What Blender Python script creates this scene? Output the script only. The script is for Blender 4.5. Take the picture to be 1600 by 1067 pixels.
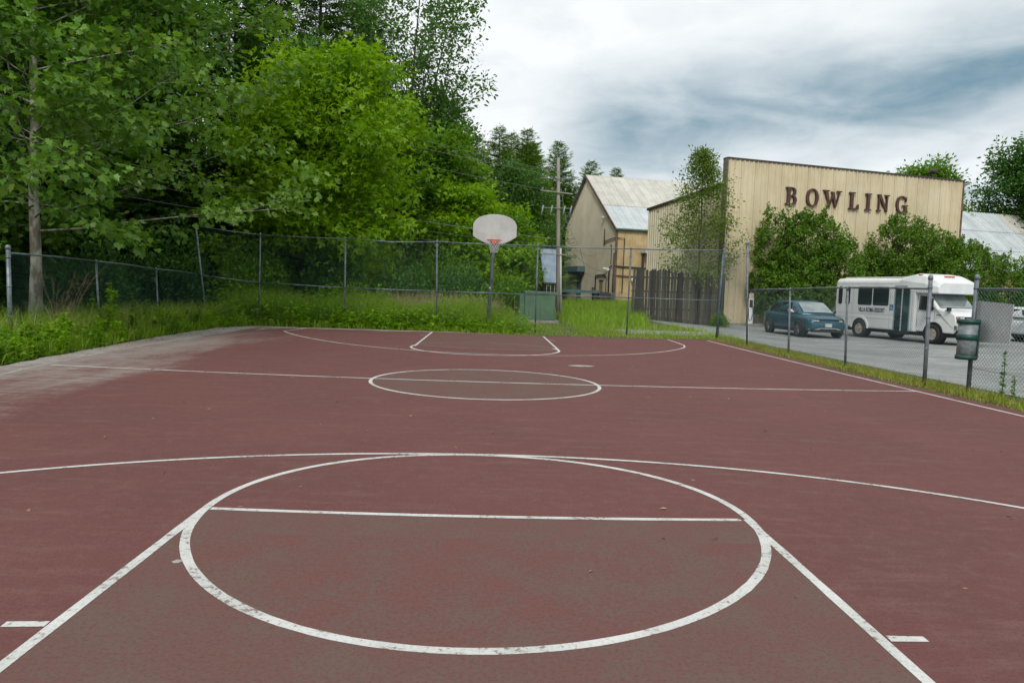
import bpy, math, random
import numpy as np
from mathutils import Vector, Matrix

PI = math.pi
S = bpy.context.scene
for o in list(bpy.data.objects):
    bpy.data.objects.remove(o)

# ------------------------------------------------------------------ camera
CAM = Vector((0.0171, -4.7671, 1.5261))
YAW, PIT, ROL = -0.03437, -0.07354, 0.03173
cam_d = bpy.data.cameras.new('camera')
cam = bpy.data.objects.new('camera', cam_d)
S.collection.objects.link(cam)
cam_d.sensor_width = 36.0
cam_d.lens = 1125.32 / 1600 * 36.0
cam_d.clip_start = 0.05
cam_d.clip_end = 3000
M = Matrix.Rotation(YAW, 3, 'Z') @ Matrix.Rotation(PIT, 3, 'X') @ Matrix.Rotation(-ROL, 3, 'Y')
right, fwd, up = M @ Vector((1, 0, 0)), M @ Vector((0, 1, 0)), M @ Vector((0, 0, 1))
cm = Matrix((right, up, -fwd)).transposed().to_4x4()
cm.translation = CAM
cam.matrix_world = cm
S.camera = cam

# ------------------------------------------------------------------ world: overcast sky with broken blue-grey cloud
SUN_EL, SUN_AZ = math.radians(44), math.radians(-168)     # azimuth from +Y, clockwise
W = bpy.data.worlds.new('World')
S.world = W
W.use_nodes = True
nt = W.node_tree
nt.nodes.clear()


def N(t, kind, **kw):
    n = t.nodes.new(kind)
    for k, v in kw.items():
        if k == 'ins':
            for i, val in v.items():
                if hasattr(val, 'links') and hasattr(val, 'is_output'):
                    t.links.new(val, n.inputs[i])
                else:
                    n.inputs[i].default_value = val
        else:
            setattr(n, k, v)
    return n


def math_n(t, op, a, b=0.0, c=None, clamp=False):
    n = N(t, 'ShaderNodeMath', operation=op, use_clamp=clamp, ins={0: a, 1: b})
    if c is not None:
        if hasattr(c, 'is_output'):
            t.links.new(c, n.inputs[2])
        else:
            n.inputs[2].default_value = c
    return n.outputs[0]


def smooth(t, v, a, b):
    n = N(t, 'ShaderNodeMapRange', interpolation_type='SMOOTHSTEP', ins={0: v, 1: a, 2: b, 3: 0.0, 4: 1.0})
    return n.outputs[0]


def mixc(t, f, a, b, blend='MIX'):
    n = N(t, 'ShaderNodeMix', data_type='RGBA', blend_type=blend, ins={0: f})
    for i, v in ((6, a), (7, b)):
        if hasattr(v, 'is_output'):
            t.links.new(v, n.inputs[i])
        else:
            n.inputs[i].default_value = (*v[:3], 1)
    return n.outputs[2]


tc = N(nt, 'ShaderNodeTexCoord')
sep = N(nt, 'ShaderNodeSeparateXYZ', ins={0: tc.outputs['Generated']})
dx, dy, dz = sep.outputs
az = math_n(nt, 'ARCTAN2', dx, dy)
el = math_n(nt, 'ARCSINE', dz)
zc = math_n(nt, 'ADD', math_n(nt, 'MAXIMUM', dz, 0.0), 0.22)
px_ = math_n(nt, 'DIVIDE', dx, zc)
py_ = math_n(nt, 'DIVIDE', dy, zc)
pv = N(nt, 'ShaderNodeCombineXYZ', ins={0: px_, 1: math_n(nt, 'MULTIPLY', py_, 1.0), 2: 3.7})
n1 = N(nt, 'ShaderNodeTexNoise', ins={'Vector': pv.outputs[0], 'Scale': 0.9, 'Detail': 7.0, 'Roughness': 0.52, 'Distortion': 0.35}).outputs[0]
n2 = N(nt, 'ShaderNodeTexNoise', ins={'Vector': pv.outputs[0], 'Scale': 2.6, 'Detail': 6.0, 'Roughness': 0.5, 'Distortion': 0.6}).outputs[0]
n3 = N(nt, 'ShaderNodeTexNoise', ins={'Vector': pv.outputs[0], 'Scale': 0.45, 'Detail': 3.0}).outputs[0]
# long rolling bank of darker cloud low in the sky
bc = math_n(nt, 'ADD', math_n(nt, 'MULTIPLY', math_n(nt, 'SUBTRACT', n1, 0.5), 0.15),
            math_n(nt, 'ADD', 0.262, math_n(nt, 'MULTIPLY', math_n(nt, 'SUBTRACT', az, 0.40), 0.12)))
bd = math_n(nt, 'SUBTRACT', el, bc)
up_edge = math_n(nt, 'SUBTRACT', 1.0, smooth(nt, bd, -0.01, 0.10))
lo_edge = smooth(nt, bd, -0.17, -0.02)
band = math_n(nt, 'MULTIPLY', math_n(nt, 'MULTIPLY', up_edge, lo_edge), smooth(nt, az, 0.02, 0.19))
band = math_n(nt, 'MULTIPLY', band, math_n(nt, 'ADD', .60, math_n(nt, 'MULTIPLY', smooth(nt, n2, 0.28, 0.66), .40)))
grey = smooth(nt, n1, 0.50, 0.72)
low = math_n(nt, 'MULTIPLY', math_n(nt, 'SUBTRACT', 1.0, smooth(nt, el, 0.12, 0.26)), smooth(nt, n2, 0.40, 0.62))
mask = math_n(nt, 'MAXIMUM', math_n(nt, 'MULTIPLY', band, 0.88), math_n(nt, 'MAXIMUM', math_n(nt, 'MULTIPLY', grey, 0.32), math_n(nt, 'MULTIPLY', low, 0.42)))
n4 = N(nt, 'ShaderNodeTexNoise', ins={'Vector': pv.outputs[0], 'Scale': 7.0, 'Detail': 6.0, 'Roughness': 0.6, 'Distortion': 0.8}).outputs[0]
mask = math_n(nt, 'ADD', mask, math_n(nt, 'ADD', math_n(nt, 'MULTIPLY', math_n(nt, 'SUBTRACT', n2, 0.46), 0.36), math_n(nt, 'MULTIPLY', math_n(nt, 'SUBTRACT', n4, 0.5), 0.26)), clamp=True)
STR = 0.1
k = 1 / STR
white = (.81 * k, .835 * k, .84 * k)
dark = (0.135 * k, 0.245 * k, 0.315 * k)
cl = mixc(nt, mask, white, dark)
sky = N(nt, 'ShaderNodeTexSky', sky_type='NISHITA', sun_disc=False, sun_elevation=SUN_EL, sun_rotation=SUN_AZ)
cov = math_n(nt, 'ADD', 0.93, math_n(nt, 'MULTIPLY', n3, 0.05), clamp=True)
skyc = mixc(nt, cov, sky.outputs[0], cl)
bg = N(nt, 'ShaderNodeBackground', ins={0: skyc, 1: STR})
wo = N(nt, 'ShaderNodeOutputWorld')
nt.links.new(bg.outputs[0], wo.inputs[0])

# ------------------------------------------------------------------ soft sun through the overcast
sl = bpy.data.lights.new('sun', 'SUN')
sl.energy = 1.5
sl.angle = math.radians(14)
sl.color = (1.0, 0.96, 0.90)
so = bpy.data.objects.new('sun', sl)
S.collection.objects.link(so)
sd = Vector((math.sin(SUN_AZ) * math.cos(SUN_EL), math.cos(SUN_AZ) * math.cos(SUN_EL), math.sin(SUN_EL)))
so.rotation_euler = sd.to_track_quat('Z', 'Y').to_euler()
so.location = (0, 0, 40)

# ------------------------------------------------------------------ exposure / render
S.view_settings.view_transform = 'Standard'
S.view_settings.look = 'None'
S.view_settings.exposure = 0.32
S.view_settings.gamma = 1.0
S.view_settings.use_curve_mapping = False
S.render.engine = 'CYCLES'
S.cycles.max_bounces = 5
S.cycles.diffuse_bounces = 2
S.cycles.transmission_bounces = 4
S.cycles.use_denoising = True
S.cycles.caustics_reflective = False
S.cycles.caustics_refractive = False

# ================================================================== helpers
rnd = random.Random(7)
rng = np.random.default_rng(11)


def lin(h):
    h = h.lstrip('#')
    r = [int(h[i:i + 2], 16) / 255 for i in (0, 2, 4)]
    return tuple(((c + 0.055) / 1.055) ** 2.4 if c > 0.04045 else c / 12.92 for c in r)


MATS = {}


def mat(name, col, col2=None, rough=0.7, scale=3.0, metal=0.0, bump=0.0, bscale=40.0, stretch=(1, 1, 1), lo=0.35, hi=0.65, spec=0.5, detail=5.0, streak=None, vary=0.0, drip=None):
    """Principled material: two colours mixed by noise in object space, fine bump; streak = (colour, amount) of vertical runs."""
    if name in MATS:
        return MATS[name]
    m = bpy.data.materials.new(name)
    m.use_nodes = True
    t = m.node_tree
    b = t.nodes['Principled BSDF']
    b.inputs['Roughness'].default_value = rough
    b.inputs['Metallic'].default_value = metal
    b.inputs['Specular IOR Level'].default_value = spec
    co = N(t, 'ShaderNodeTexCoord').outputs['Object']
    mp = N(t, 'ShaderNodeMapping', ins={0: co, 3: stretch}).outputs[0]
    c = (*col, 1)
    if col2 is not None:
        nz = N(t, 'ShaderNodeTexNoise', ins={'Vector': mp, 'Scale': scale, 'Detail': detail, 'Roughness': 0.6}).outputs[0]
        c = mixc(t, smooth(t, nz, lo, hi), col, col2)
    if streak:
        mp2 = N(t, 'ShaderNodeMapping', ins={0: co, 3: (4, 4, 0.18)}).outputs[0]
        nz2 = N(t, 'ShaderNodeTexNoise', ins={'Vector': mp2, 'Scale': 1.0, 'Detail': 6.0, 'Roughness': 0.65}).outputs[0]
        f = math_n(t, 'MULTIPLY', smooth(t, nz2, 0.52, 0.8), streak[1])
        c = mixc(t, f, c, streak[0])
    if drip:
        sz = N(t, 'ShaderNodeSeparateXYZ', ins={0: co}).outputs[2]
        mp3 = N(t, 'ShaderNodeMapping', ins={0: co, 3: (7, 7, 0.12)}).outputs[0]
        nd = N(t, 'ShaderNodeTexNoise', ins={'Vector': mp3, 'Scale': 1.0, 'Detail': 5.0, 'Roughness': .6}).outputs[0]
        hgt = math_n(t, 'ADD', sz, math_n(t, 'MULTIPLY', nd, 4.0))
        c = mixc(t, math_n(t, 'MULTIPLY', smooth(t, hgt, drip[1], drip[1] + 1.2), drip[2]), c, drip[0])
    if vary:
        oi = N(t, 'ShaderNodeObjectInfo').outputs['Random']
        hv = N(t, 'ShaderNodeHueSaturation', ins={2: math_n(t, 'ADD', 1 - vary, math_n(t, 'MULTIPLY', oi, 2 * vary))})
        if hasattr(c, 'is_output'):
            t.links.new(c, hv.inputs['Color'])
        else:
            hv.inputs['Color'].default_value = c
        c = hv.outputs[0]
    if hasattr(c, 'is_output'):
        t.links.new(c, b.inputs['Base Color'])
    else:
        b.inputs['Base Color'].default_value = c
    if bump:
        nb = N(t, 'ShaderNodeTexNoise', ins={'Vector': mp, 'Scale': bscale, 'Detail': 4.0}).outputs[0]
        bp = N(t, 'ShaderNodeBump', ins={'Strength': bump, 'Distance': 0.02, 'Height': nb})
        t.links.new(bp.outputs[0], b.inputs['Normal'])
    MATS[name] = m
    return m


def leaf_mat(name, c0, c1, c2=None, trans=0.35, rough=0.5, tcol=None):
    """Leaf: per-leaf tint runs c0 -> c1, c2 where tint is near 1; light passes through."""
    m = bpy.data.materials.new(name)
    m.use_nodes = True
    t = m.node_tree
    b = t.nodes['Principled BSDF']
    at = N(t, 'ShaderNodeAttribute', attribute_name='tint').outputs['Fac']
    c = mixc(t, smooth(t, at, 0.0, 0.85), c0, c1)
    if c2:
        c = mixc(t, smooth(t, at, 0.86, 1.0), c, c2)
    t.links.new(c, b.inputs['Base Color'])
    b.inputs['Roughness'].default_value = rough
    b.inputs['Specular IOR Level'].default_value = 0.35
    tr = N(t, 'ShaderNodeBsdfTranslucent')
    tcl = mixc(t, 1.0, c, (1.25, 1.2, 0.5), 'MULTIPLY')
    t.links.new(tcl, tr.inputs[0])
    mx = N(t, 'ShaderNodeMixShader', ins={0: trans})
    t.links.new(b.outputs[0], mx.inputs[1])
    t.links.new(tr.outputs[0], mx.inputs[2])
    t.links.new(mx.outputs[0], t.nodes['Material Output'].inputs[0])
    MATS[name] = m
    return m


def link(o, parent=None):
    S.collection.objects.link(o)
    if parent is not None:
        o.parent = parent
    return o


def tag(o, label=None, cat=None, group=None, kind=None):
    for k_, v in (('label', label), ('category', cat), ('group', group), ('kind', kind)):
        if v:
            o[k_] = v
    return o


def empty(name, loc=(0, 0, 0), rz=0.0, label=None, cat=None, group=None):
    o = bpy.data.objects.new(name, None)
    o.empty_display_size = 0.2
    link(o)
    o.location = loc
    o.rotation_euler = (0, 0, rz)
    return tag(o, label, cat, group)


def copy_tree(o, parent=None):
    c = o.copy()
    link(c, parent)
    for ch in list(o.children):
        copy_tree(ch, c)
    return c


class MB:
    def __init__(s):
        s.v, s.f = [], []

    def add(s, vs, fs):
        n = len(s.v)
        s.v += [tuple(p) for p in vs]
        s.f += [tuple(i + n for i in f) for f in fs]
        return s

    def box(s, c, d, rz=0.0):
        x, y, z = d[0] / 2, d[1] / 2, d[2] / 2
        cr, sr = math.cos(rz), math.sin(rz)
        vs = [(c[0] + cr * a * x - sr * b * y, c[1] + sr * a * x + cr * b * y, c[2] + e * z) for e in (-1, 1) for a, b in ((-1, -1), (1, -1), (1, 1), (-1, 1))]
        return s.add(vs, [(3, 2, 1, 0), (4, 5, 6, 7), (0, 1, 5, 4), (1, 2, 6, 5), (2, 3, 7, 6), (3, 0, 4, 7)])

    def tube(s, pts, r, n=8, caps=True):
        pts = [Vector(p) for p in pts]
        rs = r if isinstance(r, (list, tuple)) else [r] * len(pts)
        vs, fs = [], []
        prev = None
        for i, p in enumerate(pts):
            d = (pts[min(i + 1, len(pts) - 1)] - pts[max(i - 1, 0)]).normalized()
            if prev is None:
                a = d.orthogonal().normalized()
            else:
                a = (prev - d * prev.dot(d)).normalized()
            prev = a
            b = d.cross(a)
            for j in range(n):
                th = 2 * PI * j / n
                vs.append(p + (a * math.cos(th) + b * math.sin(th)) * rs[i])
        for i in range(len(pts) - 1):
            for j in range(n):
                k_ = (j + 1) % n
                fs.append((i * n + j, i * n + k_, (i + 1) * n + k_, (i + 1) * n + j))
        if caps:
            fs.append(tuple(range(n))[::-1])
            m_ = (len(pts) - 1) * n
            fs.append(tuple(m_ + j for j in range(n)))
        return s.add(vs, fs)

    def prism(s, poly, frame, d0, d1):
        """poly in 2D; frame(u, v, d) -> 3D; extruded d0 -> d1."""
        n = len(poly)
        vs = [frame(u, v, d0) for u, v in poly] + [frame(u, v, d1) for u, v in poly]
        fs = [tuple(range(n))[::-1], tuple(range(n, 2 * n))] + [(i, (i + 1) % n, n + (i + 1) % n, n + i) for i in range(n)]
        return s.add(vs, fs)

    def quad(s, a, b, c, d):
        return s.add([a, b, c, d], [(0, 1, 2, 3)])

    def build(s, name, m, parent=None, smooth_=False, bevel=0.0, segs=2):
        me = bpy.data.meshes.new(name)
        me.from_pydata(s.v, [], s.f)
        me.materials.append(m)
        me.update()
        import bmesh
        bm = bmesh.new()
        bm.from_mesh(me)
        bmesh.ops.recalc_face_normals(bm, faces=bm.faces)
        bm.to_mesh(me)
        bm.free()
        if smooth_:
            me.shade_smooth()
        o = bpy.data.objects.new(name, me)
        link(o, parent)
        if bevel:
            md = o.modifiers.new('bevel', 'BEVEL')
            md.width = bevel
            md.segments = segs
            md.limit_method = 'ANGLE'
            md.angle_limit = math.radians(40)
        return o


def np_mesh(name, V, F, m, tint=None, parent=None, smooth_=False):
    """V (n,3) float, F (m,k) int -> mesh object; tint per vertex."""
    me = bpy.data.meshes.new(name)
    V = np.ascontiguousarray(V, dtype=np.float32)
    F = np.ascontiguousarray(F, dtype=np.int32)
    k_ = F.shape[1]
    me.vertices.add(len(V))
    me.vertices.foreach_set('co', V.ravel())
    me.loops.add(F.size)
    me.loops.foreach_set('vertex_index', F.ravel())
    me.polygons.add(len(F))
    me.polygons.foreach_set('loop_start', np.arange(0, F.size, k_, dtype=np.int32))
    me.polygons.foreach_set('loop_total', np.full(len(F), k_, dtype=np.int32))
    me.update(calc_edges=True)
    if tint is not None:
        a = me.attributes.new('tint', 'FLOAT', 'POINT')
        a.data.foreach_set('value', np.ascontiguousarray(tint, dtype=np.float32))
    me.materials.append(m)
    if smooth_:
        me.shade_smooth()
    o = bpy.data.objects.new(name, me)
    return link(o, parent)


# ------------------------------------------------------------------ leaf templates: (verts (k,3) in unit leaf space, tris)
def fan(poly, fold=0.12):
    vs = [(0.0, 0.42, 0.0)] + [(x, y, fold * abs(x) * 1.2 - 0.10 * (y - .4) ** 2) for x, y in poly]
    n = len(poly)
    return np.array(vs), np.array([(0, 1 + i, 1 + (i + 1) % n) for i in range(n)])


T_MAPLE = fan([(0, 0), (.22, .08), (.50, .12), (.36, .36), (.52, .62), (.24, .60), (0, 1.0), (-.24, .60), (-.52, .62), (-.36, .36), (-.50, .12), (-.22, .08)])
T_OVAL = fan([(0, 0), (.22, .28), (.20, .65), (0, 1.0), (-.20, .65), (-.22, .28)])
T_SLIM = (np.array([(0, 0, 0), (.17, .42, .05), (0, 1.0, -.06), (-.17, .42, .05)]), np.array([(0, 1, 2), (0, 2, 3)]))
# three leaflets on one stalk
_v, _f = [], []
for a_, sc_ in ((0, 1.0), (0.95, .8), (-0.95, .8)):
    n_ = len(_v)
    for x, y, z in T_SLIM[0]:
        x *= 1.25
        _v.append((x * sc_ * math.cos(a_) + y * sc_ * math.sin(a_), -x * sc_ * math.sin(a_) + y * sc_ * math.cos(a_), z))
    _f += [(n_, n_ + 1, n_ + 2), (n_, n_ + 2, n_ + 3)]
T_TRI = (np.array(_v), np.array(_f))
# conifer spray: a flat feathered twig
_v, _f = [], []
for i in range(4):
    y = i * .22
    w = .34 * (1 - .16 * i)
    for s_ in (-1, 1):
        n_ = len(_v)
        _v += [(0, y, 0), (0, y + .17, 0), (s_ * w, y + .30, -.05)]
        _f.append((n_, n_ + 1, n_ + 2))
n_ = len(_v)
_v += [(-.03, 0, .0), (.03, 0, .0), (0, 1.12, -.04)]
_f.append((n_, n_ + 1, n_ + 2))
T_SPRAY = (np.array(_v), np.array(_f))
T_DIA = (np.array([(0, 0, 0), (.30, .5, .06), (0, 1.0, -.06), (-.30, .5, .06)]), np.array([(0, 1, 2), (0, 2, 3)]))


def frames(d, nrm):
    """unit dirs d (n,3) and rough normals -> rotation arrays with columns (side, dir, normal)."""
    d = d / (np.linalg.norm(d, axis=1, keepdims=True) + 1e-9)
    s_ = np.cross(d, nrm)
    s_ /= (np.linalg.norm(s_, axis=1, keepdims=True) + 1e-9)
    n_ = np.cross(s_, d)
    return np.stack([s_, d, n_], 2)


def leaves(T, pos, d, nrm, size, tint):
    tv, tf = T
    R = frames(d, nrm)
    V = np.einsum('nij,kj->nki', R, tv) * size[:, None, None] + pos[:, None, :]
    k_ = len(tv)
    F = tf[None] + (np.arange(len(pos)) * k_)[:, None, None]
    return V.reshape(-1, 3), F.reshape(-1, 3), np.repeat(tint, k_)


def joinnp(parts):
    Vs, Fs, Ts, n_ = [], [], [], 0
    for V, F, T_ in parts:
        Vs.append(V)
        Fs.append(F + n_)
        Ts.append(T_)
        n_ += len(V)
    return np.concatenate(Vs), np.concatenate(Fs), np.concatenate(Ts)


def curve_pts(p, d, L, n, up_=0.0, wob=0.08):
    p = np.array(p, float)
    d = np.array(d, float)
    d /= np.linalg.norm(d)
    out = [p.copy()]
    for i in range(n):
        d = d + rng.normal(0, wob, 3) + np.array([0, 0, up_ / n])
        d /= np.linalg.norm(d)
        p = p + d * L / n
        out.append(p.copy())
    return out


def at_s(pts, s):
    x = s * (len(pts) - 1)
    i = min(int(x), len(pts) - 2)
    return pts[i] + (pts[i + 1] - pts[i]) * (x - i), pts[i + 1] - pts[i]


def deciduous(H, tr, t0, nprim, prof, elev, T, lsize, per, clump, nsec=6, lean=(0, 0), bias=None, flat=0.6, upc=0.3, squash=1.0, droop=0.0, stems=1):
    """returns wood MB and leaf arrays; prof(t) = limb length at height fraction t (0 at t0, 1 at the top)."""
    wood = MB()
    cents, outs = [], []
    for st in range(stems):
        b0 = np.array([0, 0, 0.0]) if stems == 1 else np.append(rng.normal(0, .25, 2), 0)
        l2 = np.array([lean[0], lean[1]]) + (rng.normal(0, .13, 2) if stems > 1 else 0)
        trunk = [b0 + np.array([l2[0] * H * t ** 1.3 + rng.normal(0, .04) * (t > 0), l2[1] * H * t ** 1.3 + rng.normal(0, .04) * (t > 0), H * t * (1 if stems == 1 else rng.uniform(.97, 1.0))]) for t in np.linspace(0, 1, 9)]
        wood.tube(trunk, [tr * (1.25 - .25 * min(1, i)) * (1 - .88 * i / 8) for i in range(9)], 9)
        for i in range(nprim // stems):
            t = (i + rng.uniform(.1, .9)) / (nprim // stems)
            hf = t0 + (1 - t0) * t
            p, _ = at_s(trunk, hf)
            a = i * 2.39996 + rng.normal(0, .35) + st
            L = prof(t) * rng.uniform(.72, 1.12)
            h = np.array([math.cos(a), math.sin(a) * squash])
            if bias is not None:
                f = 1 + bias[2] * (math.cos(a) * bias[0] + math.sin(a) * bias[1])
                L *= max(.25, f)
            e = elev(t) + rng.normal(0, .12)
            d = np.array([h[0] * math.cos(e), h[1] * math.cos(e), math.sin(e)])
            limb = curve_pts(p, d, L, 6, upc, .10)
            limb = [limb[0]] + [np.array([q[0], q[1], q[2] if q[2] > p[2] else p[2] + .55 * (p[2] - q[2])]) for q in limb[1:]]
            r0 = max(.009, tr * .24 * (1 - .75 * hf) * min(1, L / 3.5))
            wood.tube(limb, [r0 * (1 - .85 * j / 6) for j in range(7)], 5, False)
            for j in range(nsec):
                s_ = .16 + .84 * (j + rng.uniform(0, 1)) / nsec
                q, dd = at_s(limb, min(s_, .999))
                dd = dd / np.linalg.norm(dd)
                side = np.cross(dd, [0, 0, 1])
                side /= np.linalg.norm(side) + 1e-6
                sg = 1 if j % 2 else -1
                d2 = dd * .6 + side * sg * rng.uniform(.5, 1.1) + np.array([0, 0, rng.normal(.05 - droop, .25)])
                L2 = L * rng.uniform(.22, .42) * (1.15 - .5 * s_) + .25
                tw = curve_pts(q, d2, L2, 3, .05 - droop, .15)
                wood.tube(tw, [max(.005, r0 * .25), .006, .005, .003], 3, False)
                for s2 in (.35, .7, 1.0):
                    c, d3 = at_s(tw, min(s2, .999))
                    cents.append(c)
                    outs.append(d3 / (np.linalg.norm(d3) + 1e-6))
            cents.append(limb[-1])
            outs.append(dd)
    cents, outs = np.array(cents), np.array(outs)
    n_ = len(cents)
    idx = np.repeat(np.arange(n_), rng.poisson(per, n_))
    m_ = len(idx)
    off = rng.normal(0, 1, (m_, 3)) * clump * np.array([1, 1, flat])
    pos = cents[idx] + off
    d = outs[idx] * .7 + off / clump * .5 + rng.normal(0, .5, (m_, 3)) + np.array([0, 0, -.35])
    nrm = np.array([0, 0, .85]) + rng.normal(0, .5, (m_, 3)) + .35 * off / clump
    tint = np.clip(rng.uniform(0, 1, m_) * .65 + rng.uniform(0, 1, n_)[idx] * .35, 0, 1)
    return wood, leaves(T, pos, d, nrm, lsize * rng.uniform(.65, 1.25, m_), tint)


def conifer(H, R, z0, nb, spray, droop=.35, power=.85, step=.30):
    wood = MB()
    wood.tube([(0, 0, 0), (.03, .02, H * .5), (0, 0, H)], [H * .014, H * .009, .01], 8)
    P, D, Nn, Sz, Ti = [], [], [], [], []
    for k_ in range(nb):
        t = (k_ + rng.uniform(0, 1)) / nb
        t = t ** 1.15
        z = z0 + (H - z0) * t
        a = k_ * 2.39996 + rng.normal(0, .3)
        Lb = (R * (1 - t) ** power * rng.uniform(.62, 1.12) + .22)
        e0 = .10 + .45 * t + rng.normal(0, .12)
        pts = []
        for s_ in np.linspace(0, 1, 6):
            r = Lb * s_
            pts.append(np.array([math.cos(a) * r, math.sin(a) * r, z + r * math.tan(e0) - droop * Lb * s_ ** 1.7 + .10 * Lb * s_ ** 4]))
        wood.tube(pts, [max(.005, .012 * Lb * (1 - .17 * i)) for i in range(6)], 4, False)
        ns = max(3, int(Lb / (spray * step)))
        tb = rng.uniform()
        side = np.array([-math.sin(a), math.cos(a), 0])
        for j in range(ns):
            s_ = .08 + .92 * (j + rng.uniform(0, 1)) / ns
            q, dd = at_s(pts, min(s_, .999))
            dd = dd / np.linalg.norm(dd)
            for sg in (-1, 1):
                d = dd * .8 + side * sg * rng.uniform(.35, 1.2) + np.array([0, 0, rng.normal(-.18, .25)])
                P.append(q + rng.normal(0, .06, 3) + side * sg * rng.uniform(0, .25) * Lb * (1 - s_))
                D.append(d)
                Nn.append(np.array([0, 0, 1]) + rng.normal(0, .45, 3))
                Sz.append(spray * rng.uniform(.65, 1.25) * (1.2 - .5 * s_) * min(1, .45 + .5 * Lb))
                Ti.append(min(1, .6 * rng.uniform() + .4 * tb))
    return wood, leaves(T_SPRAY, np.array(P), np.array(D), np.array(Nn), np.array(Sz), np.array(Ti))


def tree(name, parts, bark, leafm, loc, label, rz=0.0, group=None, cat='tree', sc=1.0):
    wood, (V, F, T_) = parts
    e = empty(name, loc, rz, label, cat, group)
    e.scale = (sc, sc, sc)
    wood.build('trunk', bark, e, True)
    np_mesh('crown', V, F, leafm, T_, e)
    return e


def blades(pos, h, w, lean, tint, bend=.5):
    """grass blades: 5 verts, 3 tris"""
    n_ = len(pos)
    a = rng.uniform(0, 2 * PI, n_)
    sd = np.stack([np.cos(a), np.sin(a), np.zeros(n_)], 1)
    b = rng.uniform(0, 2 * PI, n_)
    ld = np.stack([np.cos(b), np.sin(b), np.zeros(n_)], 1) * (lean * h)[:, None]
    u_ = np.array([0, 0, 1.0])
    hw = (w / 2)[:, None] * sd
    p1 = pos + ld * .3 + u_ * (h * .55)[:, None]
    p2 = pos + ld + u_ * (h * (1 - .25 * lean))[:, None]
    V = np.stack([pos - hw, pos + hw, p1 + hw * .8, p1 - hw * .8, p2], 1).reshape(-1, 3)
    t3 = np.array([(0, 1, 2), (0, 2, 3), (3, 2, 4)])
    F = (t3[None] + (np.arange(n_) * 5)[:, None, None]).reshape(-1, 3)
    return V, F, np.repeat(tint, 5)


# ================================================================== materials
M_GALV = mat('galvanised_steel', lin('#7f8a90'), lin('#5d676d'), .45, 6, .55, 0)
M_GALVD = mat('weathered_post', lin('#7d848b'), lin('#5f666e'), .55, 5, .3, 0)
M_WIRE = mat('green_coated_wire', lin('#3f6764'), lin('#2d4f4c'), .5, 3, .1)
M_WIREG = mat('galvanised_wire', lin('#55666a'), lin('#3f4f52'), .5, 3, .4)
M_WHITEP = mat('white_paint', (.75, .76, .76), (.66, .68, .68), .35, 2)
M_RUBBER = mat('tyre_rubber', (.018, .018, .019), (.03, .03, .03), .85, 8)
M_BLACK = mat('black_plastic', (.014, .015, .016), None, .5)
M_GLASS = mat('dark_glass', (.012, .016, .018), None, .05, spec=.8)
M_WSCR = mat('windscreen_sky_sheen', (.38, .44, .44), (.24, .29, .29), .06, 1.5, metal=.55, spec=1.0)  # pale base colour imitates sky reflected in the windscreens
M_CHROME = mat('chrome', (.62, .63, .64), None, .18, metal=1.0)
M_BARK_SYC = mat('sycamore_bark', (.44, .43, .37), (.17, .15, .115), .9, 5, bump=.5, bscale=9, stretch=(1, 1, .45), lo=.42, hi=.58)
M_BARK = mat('grey_bark', (.10, .085, .065), (.055, .045, .036), .95, 8, bump=.6, bscale=14, stretch=(1, 1, .3))
M_BARKD = mat('dark_bark', (.05, .04, .03), (.025, .02, .016), .95, 8, bump=.5, bscale=14, stretch=(1, 1, .3))

L_SYC = leaf_mat('sycamore_leaf', (.070, .185, .022), (.185, .35, .052), (.38, .50, .18), .38, .38)
L_YEL = leaf_mat('yellow_green_leaf', (.125, .28, .008), (.26, .45, .012), (.36, .50, .03), .46)
L_MID = leaf_mat('mid_green_leaf', (.080, .195, .012), (.155, .31, .022), None, .42)
L_TALL = leaf_mat('tall_tree_leaf', (.050, .145, .024), (.105, .225, .038), None, .36)
L_CON = leaf_mat('evergreen_needles', (.032, .092, .012), (.075, .175, .022), None, .25, .6)
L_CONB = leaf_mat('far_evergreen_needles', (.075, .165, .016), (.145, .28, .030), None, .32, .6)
L_ARB = leaf_mat('cedar_leaf', (.045, .115, .007), (.125, .245, .015), (.21, .33, .03), .28, .55)
L_DARK = leaf_mat('dark_leaf', (.038, .115, .020), (.075, .19, .030), None, .34)
L_OLIVE = leaf_mat('olive_leaf', (.10, .175, .022), (.17, .265, .036), (.27, .28, .07), .42)
L_WEED = leaf_mat('weed_leaf', (.14, .30, .012), (.24, .43, .022), (.31, .48, .05), .48)
L_GRASS = leaf_mat('grass_blade', (.17, .32, .014), (.30, .46, .03), (.46, .43, .16), .42)
L_DRYG = leaf_mat('dry_grass_blade', (.21, .27, .03), (.36, .39, .06), (.52, .42, .18), .35)
L_STRAW = leaf_mat('straw_blade', (.30, .25, .14), (.42, .36, .21), None, .25)
L_LITTER = leaf_mat('leaf_litter', (.16, .09, .045), (.30, .19, .10), (.42, .32, .2), .1)


# ================================================================== terrain
def sst(a, b, x):
    t = np.clip((x - a) / (b - a), 0, 1)
    return t * t * (3 - 2 * t)


def gz(x, y):
    x, y = np.asarray(x, float), np.asarray(y, float)
    lot = -.22 * sst(8.6, 13, x) * (1 - sst(46, 60, y))
    back = .40 * sst(34, 66, y) * (1 - sst(13, 20, x) * (1 - sst(46, 60, y)))
    left = .5 * sst(-11, -30, x) if False else .5 * sst(11, 30, -x)
    bump = .03 * np.sin(x * 1.3 + y * .7) * np.sin(y * 1.1 - x * .4) * sst(20, 24, y) * (1 - sst(8, 10, x))
    inside = sst(8.3, 9.3, -x)
    return lot + back + left + bump + .04 * inside - .035


def gz1(x, y):
    return float(gz(x, y))


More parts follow.
